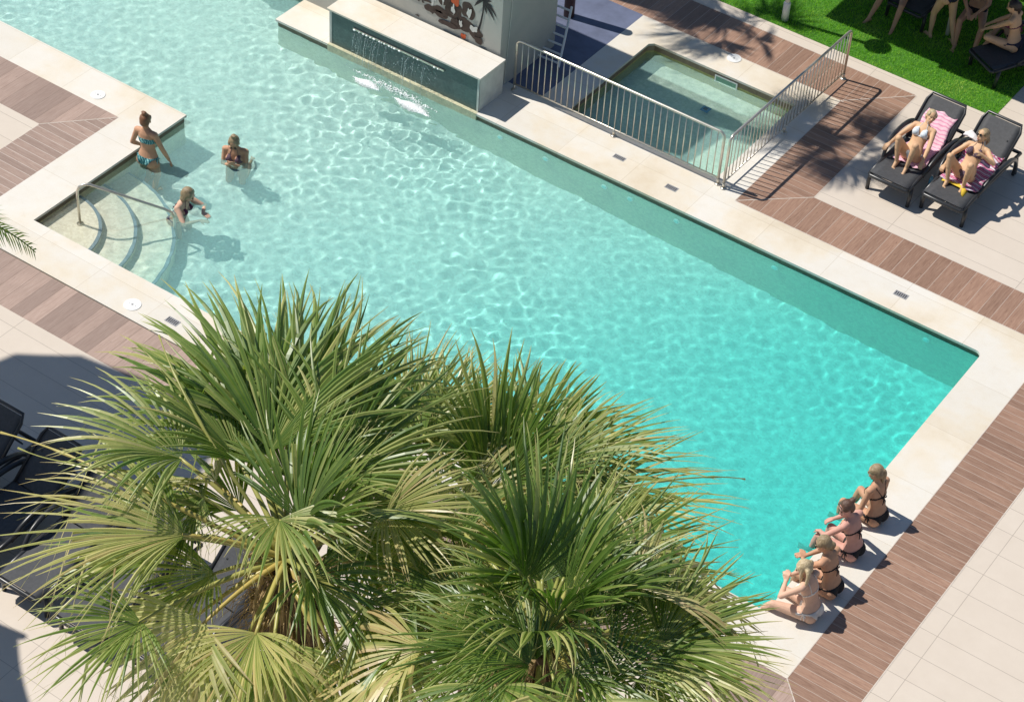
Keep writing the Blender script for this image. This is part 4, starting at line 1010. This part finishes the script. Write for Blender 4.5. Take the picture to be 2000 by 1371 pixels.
    nb = at(.50, 0, -.012); hc = nb + nrm_(s1v + uh) * .145 + fhp * .018
    B(nb, hc - uh * .02, .050, .046, 'neck'); RH = Matrix(((fhp[0], lh[0], uh[0]), (fhp[1], lh[1], uh[1]), (fhp[2], lh[2], uh[2])))
    H = lambda x, y, z: hc + fhp * x + lh * y + uh * z
    mb.ellipsoid(H(-.008, 0, .025), (.093, .074, .092), RH, 18, 14); mb.ellipsoid(H(.030, 0, -.040), (.060, .053, .066), RH, 14, 10); mb.ellipsoid(H(.056, 0, -.088), (.020, .022, .018), RH)
    round_cone(mb, H(.082, 0, .012), H(.100, 0, -.022), .008, .013); mb.ellipsoid(H(.080, 0, -.056), (.014, .024, .012), RH)
    for s in (-1, 1):
        mb.ellipsoid(H(.058, s * .034, -.018), (.024, .020, .020), RH); mb.ellipsoid(H(-.002, s * .076, -.006), (.018, .010, .030), RH)
    # arms
    hands = []
    for s, key in ((1, 'l'), (-1, 'r')):
        sh = at(.452, s * .160, -.010)
        tg, pole = pose['hand_' + key]; el, wr = ik(sh, tg, .275, .245, pole)
        B(at(.46, s * .11, -.01), sh, .050, .050, 'arm'); B(sh, el, .047, .037, 'arm'); B(sh + (el - sh) * .35, sh + (el - sh) * .6, .045, .041, 'arm')
        B(el, el + (wr - el) * .35, .036, .037, 'arm'); B(el + (wr - el) * .3, wr, .037, .024, 'arm')
        fd = nrm_(pose.get('fing_' + key, wr - el)); pn = np.array(pose.get('palm_' + key, (0, 0, -1)), float); pn = pn - fd * (pn @ fd)
        if np.linalg.norm(pn) < .1: pn = np.array([1., 0, 0]) - fd * fd[0]
        pn = nrm_(pn); ac = np.cross(pn, fd) * s
        for k in range(4):   # palm
            o_ = (k - 1.5) * .018; B(wr + fd * .005 + ac * o_ * .6, wr + fd * .075 + ac * o_, .016, .0135, 'arm')
        curl = pose.get('curl', .5)
        for k in range(4):
            o_ = (k - 1.5) * .0195; Lf = (.060, .072, .068, .052)[k]; p0 = wr + fd * .080 + ac * o_; c1 = curl * (.5 + .12 * k)
            d1 = nrm_(fd * math.cos(c1) + pn * math.sin(c1) + ac * (k - 1.5) * .06); p1 = p0 + d1 * Lf * .5; d2 = nrm_(fd * math.cos(c1 * 2.1) + pn * math.sin(c1 * 2.1)); p2 = p1 + d2 * Lf * .45
            B(p0, p1, .0098, .0092, 'arm'); B(p1, p2, .0092, .0080, 'arm')
        t0 = wr + fd * .02 - ac * .024; d1 = nrm_(fd * .7 - ac * .65 + pn * .35); B(t0, t0 + d1 * .042, .013, .0105, 'arm'); B(t0 + d1 * .042, t0 + d1 * .045 + nrm_(fd * .9 - ac * .2 + pn * .4) * .032, .0105, .0085, 'arm')
        hands.append(wr + fd * .09)
    # legs
    for s, key in ((1, 'l'), (-1, 'r')):
        hp_ = at(-.03, s * .088, .0); tg, pole = pose['foot_' + key]; kn, an = ik(hp_, tg, .42, .40, pole)
        d = kn - hp_; B(hp_, kn, .088, .054, 'leg'); B(hp_ + d * .12, hp_ + d * .55, .086, .071, 'leg'); B(kn - d * .02, kn + (an - kn) * .02, .055, .053, 'leg')
        e = an - kn; back = nrm_(np.cross(np.cross(e, d), e)) if np.linalg.norm(np.cross(e, d)) > 1e-3 else np.zeros(3)
        B(kn, kn + e * .32 + back * .0, .051, .052, 'leg'); B(kn + e * .3, an, .052, .030, 'leg'); B(kn + e * .12 - back * -.012, kn + e * .42 + back * .010, .045, .044, 'leg')
        td = nrm_(pose.get('toe_' + key, (1, 0, -.1))); dn = nrm_(e - td * (e @ td)) if np.linalg.norm(np.cross(e, td)) > .05 * np.linalg.norm(e) else np.array([0, 0, -1.])
        heel = an + dn * .035 - td * .035; ball = an + dn * .045 + td * .115; B(an, heel, .032, .028, 'leg'); B(an + dn * .005, ball, .032, .024, 'leg'); B(heel, ball, .026, .024, 'leg')
        acx = np.cross(td, dn)
        for k in range(5):
            o_ = (k - 2) * .0165; B(ball + acx * o_, ball + acx * o_ * 1.15 + td * (.060 - .007 * (k if s * 1 > 0 else 4 - k)) + dn * .006, .0125, .0095 + (.003 if (k == 0 and s > 0) or (k == 4 and s < 0) else 0), 'leg')
        G['knee_' + key] = kn; G['ank_' + key] = an
    body = remesh(mb, detail, 3)
    SK = skin
    root = link('person', body, SK); root.location = loc; root.rotation_euler = (0, 0, yaw); root.scale = (scale,) * 3; recv(root)
    tag(root, label, 'person', group)
    # ---- torso coordinates per vertex, for clothing
    nv = len(body.vertices); V = np.empty(nv * 3); body.vertices.foreach_get('co', V); V = V.reshape(-1, 3); N = np.empty(nv * 3); body.vertices.foreach_get('normal', N); N = N.reshape(-1, 3)
    D = np.linalg.norm(V[:, None] - sp[None], axis=2); ix = D.argmin(1); q = V - sp[ix]; S_ = np.array([f[0] for f in frs])[ix]; F_ = np.array([f[1] for f in frs])[ix]; L_ = np.array([f[2] for f in frs])[ix]
    uu = -.12 + ix / NS * .80 + (q * S_).sum(1); la = (q * L_).sum(1); fr = (q * F_).sum(1)
    arm = np.full(nv, 9.); leg = np.full(nv, 9.)
    for nm_, a, b, ra, rb in bones:
        d_, t_ = seg_sdf(V, a, b, ra, rb)
        if nm_ == 'arm': arm = np.minimum(arm, d_)
        if nm_ == 'leg': leg = np.minimum(leg, d_)
    el_ = np.sqrt((la / .15) ** 2 + (fr / .10) ** 2)
    isarm = (arm < 1.12) & (np.abs(la) > .10) | (arm < 1.05) & (el_ > 1.35)
    fc = np.empty(len(body.polygons) * 4, int)
    polys = [tuple(p.vertices) for p in body.polygons]
    def garment(name, mask, mat, off=.005):
        sel = [p for p in polys if all(mask[i] for i in p)]
        if len(sel) < 3: return None
        ids = sorted({i for p in sel for i in p}); mp = {k: j for j, k in enumerate(ids)}
        co_ = V[ids] + N[ids] * off
        me = bpy.data.meshes.new(name); me.from_pydata(co_.tolist(), [], [tuple(mp[i] for i in p) for p in sel])
        o = link(name, me, mat, root, True); recv(o); m = o.modifiers.new('s', 'SOLIDIFY'); m.thickness = off * .9; m.offset = -1
        return o
    a_ = np.abs(la)
    if 'bottom' in cloth:
        m_ = cloth['bottom']; topl = .055 - .02 * (fr > .03)
        low = np.where(fr < 0, -.135 + .22 * np.clip(a_ / .17, 0, 1) ** 1.15, -.14 + .25 * np.clip(a_ / .15, 0, 1) ** .8)
        mk = (~isarm) & (uu < topl) & (uu > np.minimum(low, topl - .028)) & (el_ < 1.6)
        if not cloth.get('seated', True): mk &= True
        garment('bikini_bottom', mk, m_)
        for s in ((-1, 1) if cloth.get('ties') else ()):   # tie bows on the hips
            p = at(.035, s * .165, .0); t = MB()
            sidev = frs[5][2] * s
            for dx in ((.02, -.10), (-.025, -.085), (.045, -.03), (-.045, -.03)): t.tube([p, p + sidev * .012 + frs[5][1] * dx[0] * .8 + frs[5][0] * dx[1] * .5, p + sidev * .014 + frs[5][1] * dx[0] + frs[5][0] * dx[1]], [.006, .008, .005], 5)
            recv(t.build('side_tie', m_, root))
    if 'top' in cloth:
        m_ = cloth['top']; bw = cloth.get('band', .012)
        band = (~isarm) & (np.abs(uu - (.300 + .01 * (fr < 0))) < bw) & (uu > .25)
        cup = (~isarm) & (fr > .035) & (np.abs(a_ - .072) < .064 - .45 * np.clip(uu - .335, 0, .2)) & (uu > .29) & (uu < .435)
        strap = (~isarm) & (uu > .40) & (uu < .56) & (fr > -.02) & (np.abs(a_ - (.075 - .30 * np.clip(uu - .40, 0, .16))) < .007)
        mk = band | cup | strap
        st_ = cloth.get('straps')
        if st_ == 'cross': mk |= (~isarm) & (fr < 0) & (uu > .30) & (uu < .50) & (np.abs(a_ - (.01 + .50 * (uu - .30))) < .009)
        if st_ == 'straight': mk |= (~isarm) & (fr < .02) & (uu > .30) & (uu < .50) & (np.abs(a_ - .075) < .008)
        if st_ == 'bandeau': mk = (~isarm) & (np.abs(uu - .335) < .045 + .02 * (fr > 0))
        garment('bikini_top', mk, m_)
        if st_ in ('bow', 'cross'):
            p = at(.305, 0, -.095); t = MB()
            for dx in ((.05, .02), (-.05, .02), (.03, -.09), (-.02, -.10)): t.tube([p, p + frs[15][2] * dx[0] * .6 + frs[15][0] * dx[1] * .4 - frs[15][1] * .02, p + frs[15][2] * dx[0] + frs[15][0] * dx[1] - frs[15][1] * .012], [.006, .009, .005], 5)
            recv(t.build('back_tie', m_, root))
    # ---- hair
    hb = MB()
    hb.ellipsoid(H(-.022, 0, .038), (.094, .084, .092), RH, 18, 14); hb.ellipsoid(H(-.045, 0, .0), (.072, .078, .082), RH, 16, 12)
    for s in (-1, 1): hb.ellipsoid(H(.01, s * .062, .045), (.055, .026, .045), RH)
    dn_ = np.array([0, 0, -1.]); bk = -fhp
    if hairstyle == 'bun': hb.ellipsoid(H(-.045, .0, .135), (.042, .042, .036), RH); hb.ellipsoid(H(-.03, .02, .150), (.025, .03, .022), RH)
    if hairstyle == 'lowbun': hb.ellipsoid(H(-.115, .0, .075), (.040, .044, .038), RH); round_cone(hb, H(-.12, .0, .09), H(-.17, .03, .105), .012, .006)
    if hairstyle in ('pony', 'shortpony'):
        L = .34 if hairstyle == 'pony' else .16; p0 = H(-.105, 0, .06 if hairstyle == 'pony' else .0); c = [p0, p0 + bk * .05 + dn_ * .04, p0 + bk * .03 + dn_ * L * .6, p0 + bk * .0 + dn_ * L]
        pts = bez(c, 8); hb.tube(pts, [.020, .027, .032, .034, .033, .030, .024, .016, .006], 10)
    if hairstyle == 'long':
        for k in range(9):
            y = (k - 4) * .020; p0 = H(-.06, y, .02); L = .36 + .03 * math.sin(k * 2.1); pts = bez([p0, p0 + bk * .06 + lh * y * .6, p0 + bk * .035 + dn_ * L * .6 + lh * y * .9, p0 + bk * .01 + dn_ * L + lh * y * .7], 8)
            hb.tube(pts, [.028, .028, .027, .026, .024, .022, .018, .012, .004], 8)
        for s in (-1, 1):
            p0 = H(.0, s * .075, .03); pts = bez([p0, p0 + dn_ * .1 + lh * s * .012, p0 + dn_ * .2 + bk * .03, p0 + dn_ * .30 + bk * .02], 6); hb.tube(pts, [.022, .024, .024, .022, .018, .012, .004], 8)
    if hairstyle == 'bob': 
        for k in range(9):
            a = (k - 4) * .36 + math.pi; p0 = H(.065 * math.cos(a), .070 * math.sin(a), .0); hb.tube([p0 + uh * .04, p0 - uh * .05, p0 - uh * .12 + bk * .01], [.026, .028, .010], 8)
    hm = remesh(hb, .009, 2, 'hair'); 
    qn = random.Random(int(abs(loc[0]) * 100))
    recv(link('hair', hm, hairm, root, True))
    # ---- face details
    e = MB()
    EYE = MAT_EYE
    for s in (-1, 1):
        recv(MB().ellipsoid(H(.082, s * .032, .012), (.008, .013, .006), RH).build('eye', EYE, root, True))
        recv(MB().ellipsoid(H(.086, s * .033, .032), (.005, .019, .004), RH).build('eyebrow', hairm, root, True))
    recv(MB().ellipsoid(H(.091, 0, -.055), (.007, .021, .008), RH).build('lips', MAT_LIP, root, True))
    if glasses:
        dz, dx = (.012, .0) if glasses == 'on' else (.085, -.035); g = MB()
        for s in (-1, 1): g.ellipsoid(H(.100 + dx, s * .033, dz), (.006, .027, .020), RH, 14, 8)
        g.tube([H(.104 + dx, -.01, dz + .004), H(.104 + dx, .01, dz + .004)], .003, 6)
        for s in (-1, 1): g.tube([H(.098 + dx, s * .058, dz + .006), H(.01 + dx, s * .084, dz + .008)], .003, 6)
        link('sunglasses', remesh(g, .0035, 1, 'sunglasses'), MAT_LENS, root)
    G['root'] = root; G['hands'] = hands; G['H'] = H; return G
MAT_EYE = plain('eye_dark', (.03, .02, .015), .2); MAT_LIP = plain('lip_red', (.42, .12, .10), .4); MAT_LENS = plain('dark_lens', (.012, .010, .012), .08)
SK_TAN = mat_skin('skin_tan', (.56, .31, .19)); SK_PALE = mat_skin('skin_light', (.68, .43, .31)); SK_PINK = mat_skin('skin_sunburnt', (.64, .34, .27)); SK_GOLD = mat_skin('skin_golden', (.66, .41, .24))
H_BLD = mat_hair('hair_blonde', (.38, .28, .15), (.68, .56, .36)); H_DBL = mat_hair('hair_dark_blonde', (.20, .14, .075), (.42, .32, .19)); H_BRN = mat_hair('hair_brown', (.06, .03, .02), (.16, .08, .05)); H_RED = mat_hair('hair_auburn', (.12, .05, .025), (.28, .13, .06)); H_BLK = mat_hair('hair_black', (.012, .008, .008), (.05, .03, .025))
BLKC = plain('black_cloth', (.016, .014, .016), .8); NAVC = plain('navy_cloth', (.018, .02, .045), .8); WHC = plain('cream_cloth', (.80, .74, .68), .8); LBC = mat_stripes('pale_blue_cloth', [(.55, .66, .74), (.75, .80, .84)], 9, 0, 3)
TEAL = mat_stripes('teal_print_cloth', [(.01, .10, .13), (.03, .30, .33), (.01, .05, .07), (.25, .55, .55)], 12, .5, 8); PURC = plain('plum_cloth', (.12, .015, .06), .8); NPC = mat_stripes('dark_print_cloth', [(.03, .02, .04), (.45, .30, .30), (.02, .02, .03), (.10, .05, .10)], 14, .7, 6)
PI = math.pi
# the four on the pool edge face the water (-x)
grp = 'women sitting on the pool edge'
def sit(x, y, yaw, label, mods, cloth, sk, hm, hs, **k):
    ed = abs(x - (-6.59))
    pose = dict(pelvis=(0, 0, .135), s0=(-.10, 0, 1), s1=(.06, 0, 1), hand_l=((.25, .17, .22), (0, .6, -.3)), hand_r=((.25, -.17, .22), (0, -.6, -.3)),
                foot_l=((.55, .10, -.25), (.3, 0, 1)), foot_r=((.50, -.10, -.27), (.3, 0, 1)), toe_l=(1, 0, -.3), toe_r=(1, 0, -.3))
    pose.update(mods); return person((x, y, 0), yaw, label, pose, cloth, sk, hm, hs, grp, **k)
sit(-6.27, 18.66, PI - .22, 'woman on the pool edge with a long blonde ponytail and crossed black straps',
    dict(s0=(.03, 0, 1), s1=(.30, -.04, 1), hand_l=((.14, .30, .03), (-1, .2, 0)), fing_l=(.5, .6, -.2), palm_l=(0, 0, -1), hand_r=((.16, -.26, .04), (-1, -.3, 0)), fing_r=(.6, -.4, -.1), foot_l=((.46, .13, -.30), (.5, .1, 1)), foot_r=((.50, -.18, -.28), (.5, -.2, 1)), toe_r=(1, -.2, -.3), head=(22, 8), curl=.15),
    dict(bottom=BLKC, top=BLKC, straps='cross', ties=1, band=.014), SK_TAN, H_DBL, 'pony')
sit(-6.22, 17.95, PI - .16, 'woman on the pool edge with a dark brown bun, sunglasses pushed up, looking sideways',
    dict(s0=(.0, 0, 1), s1=(.45, .05, 1), hand_l=((.40, .17, .24), (0, 1, -.2)), hand_r=((.42, -.12, .24), (0, -1, -.2)), foot_l=((.52, .14, -.26), (.4, .1, 1)), foot_r=((.46, -.12, -.30), (.5, 0, 1)), toe_l=(1, .1, -.1), head=(62, 14)),
    dict(bottom=BLKC, top=BLKC, straps='bow', ties=1), SK_PINK, H_BRN, 'lowbun', glasses='up')
sit(-6.13, 17.23, PI - .12, 'woman on the pool edge with a low light brown ponytail, leaning on her knees',
    dict(s0=(.10, 0, 1), s1=(.42, .0, 1), hand_l=((.44, .02, .30), (.2, 1, -.3)), hand_r=((.44, -.04, .30), (.2, -1, -.3)), fing_l=(.5, -.6, .2), fing_r=(.5, .6, .2), foot_l=((.48, .10, -.28), (.4, .1, 1)), foot_r=((.46, -.12, -.30), (.4, 0, 1)), head=(28, 18)),
    dict(bottom=BLKC, top=BLKC, straps='bow'), SK_TAN, H_DBL, 'shortpony', glasses='on')
g4 = sit(-6.14, 16.74, PI - .06, 'woman in a cream bikini with long loose blonde hair, nearest the palm leaves',
    dict(s0=(.08, 0, 1), s1=(.40, .0, 1), hand_l=((.36, .07, .44), (.4, 1, -.6)), hand_r=((.38, -.05, .42), (.4, -1, -.6)), fing_l=(.2, -.5, .8), fing_r=(.2, .5, .8), palm_l=(.2, -1, 0), palm_r=(.2, 1, 0), foot_l=((.60, .22, -.22), (.2, .3, 1)), foot_r=((.48, -.08, -.30), (.4, 0, 1)), toe_l=(1, .2, .1), head=(22, 14), curl=.8),
    dict(bottom=WHC, top=WHC, straps='straight', ties=1), SK_PALE, H_BLD, 'long')
# in the pool
gp = 'women standing in the shallow end'
person((-18.47, 18.42, -.84), math.radians(96), 'woman in a teal bikini standing by the coping with her back turned',
    dict(pelvis=(0, 0, .86), s0=(.02, 0, 1), s1=(.03, .05, 1), hand_l=((.16, .27, .88), (-1, .3, 0)), hand_r=((.16, -.30, .74), (-.8, -.4, 0)), foot_l=((.05, .10, .05), (1, 0, 0)), foot_r=((-.10, -.12, .05), (1, 0, 0)), toe_l=(1, .1, 0), toe_r=(1, -.2, 0), head=(20, 8)),
    dict(bottom=TEAL, top=TEAL, straps='bandeau', ties=1), SK_TAN, H_RED, 'bun', gp)
person((-17.58, 19.38, -.88), math.radians(-66), 'woman with a blonde top knot and dark sunglasses, chest deep, hands together',
    dict(pelvis=(0, 0, .46), s0=(.05, 0, 1), s1=(.12, 0, 1), hand_l=((.25, .04, .80), (-.3, .5, -1)), hand_r=((.25, -.04, .80), (-.3, -.5, -1)), fing_l=(.5, -.5, .5), fing_r=(.5, .5, .5), palm_l=(0, -.3, 1), palm_r=(0, .3, 1), foot_l=((-.36, .10, .09), (1, .0, -.6)), foot_r=((-.34, -.12, .09), (1, .0, -.6)), toe_l=(-1, 0, -.2), toe_r=(-1, 0, -.2), head=(5, 22), curl=.6),
    dict(bottom=NAVC, top=NPC, straps='bow'), SK_TAN, H_DBL, 'bun', gp, glasses='on')
person((-17.47, 17.93, -.88), math.radians(12), 'woman with wet blonde hair and plum straps crouching beside the steps',
    dict(pelvis=(0, 0, .42), s0=(.12, 0, 1), s1=(.35, .05, 1), hand_l=((.42, .02, .78), (0, 1, -.5)), hand_r=((.44, -.10, .72), (0, -1, -.5)), fing_l=(1, -.2, -.1), fing_r=(1, .2, .1), foot_l=((-.30, .12, .09), (1, .1, -.6)), foot_r=((-.32, -.12, .09), (1, -.1, -.6)), toe_l=(-1, 0, -.2), toe_r=(-1, 0, -.2), head=(10, 15), curl=.4),
    dict(bottom=PURC, top=PURC, straps='cross'), SK_PALE, H_DBL, 'bob', gp)
# on the loungers, heads towards +y, facing -y
gl = 'women sunbathing on loungers'
yl = -PI / 2
def recline(x, y, rz, label, mods, cloth, sk, hm, hs, **k):
    a = math.radians(50)
    pose = dict(pelvis=(0, 0, .50), s0=(-.65, 0, .75), s1=(-math.cos(a), 0, math.sin(a)), f0=(math.sin(a), 0, math.cos(a)), flathead=1, hand_l=((.15, .30, .50), (-.3, 1, .3)), hand_r=((.15, -.30, .50), (-.3, -1, .3)),
                foot_l=((.52, .09, .44), (.2, .1, 1)), foot_r=((.45, -.10, .44), (.2, -.1, 1)), toe_l=(1, .1, -.35), toe_r=(1, -.1, -.35))
    pose.update(mods); return person((x, y, 0), yl + rz, label, pose, cloth, sk, hm, hs, gl, scale=.96, **k)
recline(-9.28, 25.28, math.radians(-1), 'blonde woman in a pale blue bikini reclining on a pink towel with bent knees',
    dict(hand_l=((.20, .27, .52), (-.2, 1, .2)), hand_r=((.15, -.36, .60), (-.3, -1, .1)), foot_l=((.30, .08, .45), (.1, .1, 1)), foot_r=((.26, -.12, .45), (.1, -.2, 1)), head=(38, 10)),
    dict(bottom=LBC, top=LBC, straps='straight'), SK_GOLD, H_BLD, 'lowbun')
recline(-8.42, 25.36, math.radians(-2), 'woman in a dark print bikini and thin sunglasses lying on a striped towel',
    dict(hand_l=((-.02, .18, .95), (.3, 1, -.4)), hand_r=((.08, -.33, .55), (-.2, -1, .1)), foot_l=((.22, .10, .45), (.1, .1, 1)), foot_r=((.27, -.16, .45), (.1, -.3, 1)), head=(-25, 12), curl=.9),
    dict(bottom=NPC, top=NPC, straps='bow'), SK_GOLD, H_DBL, 'shortpony', glasses='on')
# towels
def towel(name, m, x, y, rz, poly_w, span, label, ang=40, back=True, lift=.02):
    mb = MB(); a = math.radians(ang); q = random.Random(len(label)); n = 26; w_ = 12; vs = []
    def prof(t):
        s_ = t * span[1] + span[0]     # distance along the bed from the foot end
        if s_ < 1.12: return (s_, .388)
        e = s_ - 1.12; return (1.12 + e * math.cos(a), .388 + e * math.sin(a))
    for i in range(n + 1):
        yy, zz = prof(i / n)
        for j in range(w_ + 1):
            u = j / w_ * 2 - 1; wv = .010 * math.sin(i * .9 + j * .7) + .008 * math.sin(j * 1.9 + i * .35)
            edge = max(0, abs(u) * poly_w - .30); vs.append((u * poly_w + .02 * math.sin(i * .5), yy - .03 * math.sin(j * .8) * (i in (0, n)), zz + lift + wv - edge * 1.5))
    fs = [(i * (w_ + 1) + j, i * (w_ + 1) + j + 1, (i + 1) * (w_ + 1) + j + 1, (i + 1) * (w_ + 1) + j) for i in range(n) for j in range(w_)]
    mb.add(vs, fs); o = mb.build(name, m, None, True); o.location = (x, y, 0); o.rotation_euler = (0, 0, rz); s = o.modifiers.new('s', 'SOLIDIFY'); s.thickness = .012
    return tag(o, label, 'towel')
PINKT = mat_stripes('pink_towel', [(.70, .28, .42), (.85, .55, .62)], 7, PI / 2, 2)
MULT = mat_stripes('striped_towel', [(.45, .05, .20), (.75, .70, .72), (.25, .04, .22), (.80, .30, .10), (.60, .10, .30), (.10, .12, .30), (.75, .65, .68)], 3.2, PI / 2 + .2, 1)
towel('towel', PINKT, -9.28, 24.62, math.radians(-1), .24, (.50, 1.16), 'pink patterned towel spread on the lounger under the blonde woman')
towel('towel', MULT, -8.44, 24.72, math.radians(-2), .30, (.42, .92), 'towel striped in magenta, white and orange under the woman with glasses')
YEL = plain('yellow_cloth', (.75, .50, .04), .8)
mb = MB(); vs = []; 
for i in range(9):
    for j in range(4): vs.append((-.22 + i * .055, .36 + .03 * math.sin(i * .5) + j * .03 - (.10 if i > 6 and j == 0 else 0), .412 + .006 * math.sin(i * 1.3) - (.06 if i == 8 else 0)))
mb.add(vs, [(i * 4 + j, i * 4 + j + 1, (i + 1) * 4 + j + 1, (i + 1) * 4 + j) for i in range(8) for j in range(3)])
o = mb.build('cloth_edge', YEL, None, True); o.location = (-8.44, 24.72, 0); o.name = 'folded_cloth'; s = o.modifiers.new('s', 'SOLIDIFY'); s.thickness = .01
tag(o, 'bright yellow folded cloth edge by the feet on the right lounger', 'cloth')
mb = MB(); [mb.tube([(-.11, .02 * k, .012 * math.sin(k * 2)), (-.03, .03 + .02 * k, .02 + .01 * k), (.05, .02 * k, .015), (.12, -.03 + .01 * k, -.01)], [.012, .022, .020, .010], 8) for k in range(-2, 3)]; o = link('rolled_towel', remesh(mb, .008, 2, 'rolled_towel'), plain('white_towel', (.75, .72, .72), .9, scale=20), None); o.location = (-8.62, 25.80, .83); tag(o, 'white rolled towel behind the head of the woman with glasses', 'towel')
bt = MB(); 
bt.tube([(0, 0, 0), (0, 0, .16), (0, 0, .20), (0, 0, .235)], [.036, .036, .018, .013], 14); WB_ = plain('blue_bottle_plastic', (.08, .30, .50), .15); bt_ = bt.build('water_bottle', WB_, None, True); bt_.location = (-8.90, 25.32, 0); tag(bt_, 'blue plastic water bottle on the tiles between the two occupied loungers', 'bottle')
MB().tube([(0, 0, .232), (0, 0, .252)], .015, 12).build('bottle_cap', WHITE, bt_)
# group in the shade at the top right
gs = 'friends in the shade on the lawn'
person((-11.55, 29.35, 0), math.radians(-98), 'person with both bare legs stretched to the lawn, leftmost of the shaded group',
    dict(pelvis=(0, 0, .47), s0=(-.5, 0, .85), s1=(-.5, 0, .85), hand_l=((-.3, .3, .55), (-1, 1, 0)), hand_r=((-.3, -.3, .55), (-1, -1, 0)), foot_l=((.62, .30, .05), (0, .2, 1)), foot_r=((.66, -.16, .05), (0, 0, 1)), toe_l=(1, .3, -.15), toe_r=(1, -.2, -.15)),
    dict(bottom=BLKC, top=BLKC, straps='bow'), SK_TAN, H_DBL, 'pony', gs)
person((-10.62, 29.02, 0), math.radians(150), 'woman standing on the lawn in a navy bikini, bending towards the seated friends',
    dict(pelvis=(0, 0, .87), s0=(-.08, 0, 1), s1=(.30, 0, 1), hand_l=((.35, .20, 1.05), (0, 1, -.3)), hand_r=((.35, -.2, 1.0), (0, -1, -.3)), foot_l=((.12, .12, .05), (1, 0, 0)), foot_r=((-.22, -.12, .05), (1, 0, 0)), toe_l=(1, 0, 0), toe_r=(1, -.3, 0)),
    dict(bottom=NAVC, top=NAVC, straps='bow'), SK_GOLD, H_BRN, 'long', gs)
person((-10.28, 29.55, 0), math.radians(-78), 'person sitting with knees bent and feet on dark grass, right of the standing woman',
    dict(pelvis=(0, 0, .50), s0=(-.05, 0, 1), s1=(.25, 0, 1), hand_l=((.36, .05, .60), (0, 1, -.3)), hand_r=((.36, -.1, .60), (0, -1, -.3)), foot_l=((.62, .17, .05), (.1, .3, 1)), foot_r=((.55, -.16, .05), (.1, -.2, 1)), toe_l=(1, .2, 0), toe_r=(1, -.1, 0), male=1),
    dict(bottom=BLKC), SK_TAN, H_BLK, 'none', gs)
person((-9.38, 29.00, 0), math.radians(178), 'dark haired woman sitting cross legged on the shaded lounger, seen from the side',
    dict(pelvis=(0, 0, .50), s0=(.0, 0, 1), s1=(.30, 0, 1), hand_l=((.52, .10, .55), (0, .6, -.3)), hand_r=((.48, -.05, .62), (0, -.6, .1)), foot_l=((.42, -.05, .45), (.8, 1, .5)), foot_r=((.35, .12, .46), (.8, -1, .4)), toe_l=(.3, -1, 0), toe_r=(.4, 1, 0), head=(20, 10)),
    dict(bottom=NAVC, top=PURC, straps='bow'), SK_GOLD, H_BLK, 'pony', gs)
person((-8.72, 30.05, 0), math.radians(-130), 'person at the right edge on a blue striped towel, one leg off the lounger',
    dict(pelvis=(0, 0, .50), s0=(-.6, 0, .8), s1=(-.6, 0, .8), hand_l=((-.1, .3, .55), (-1, 1, 0)), hand_r=((-.1, -.3, .55), (-1, -1, 0)), foot_l=((.60, .30, .08), (.2, .2, 1)), foot_r=((.75, -.25, .47), (0, 0, 1)), toe_l=(1, .3, -.1), toe_r=(.6, -.2, .6), male=1),
    dict(bottom=NAVC), SK_TAN, H_BRN, 'none', gs)
ZEB = mat_stripes('blue_white_stripe', [(.02, .03, .10), (.60, .62, .66)], 4, .6, 9)
towel('towel', ZEB, -9.0, 29.35, math.radians(-12), .33, (.9, .95), 'blue and white wavy striped towel on the lounger at the right edge')
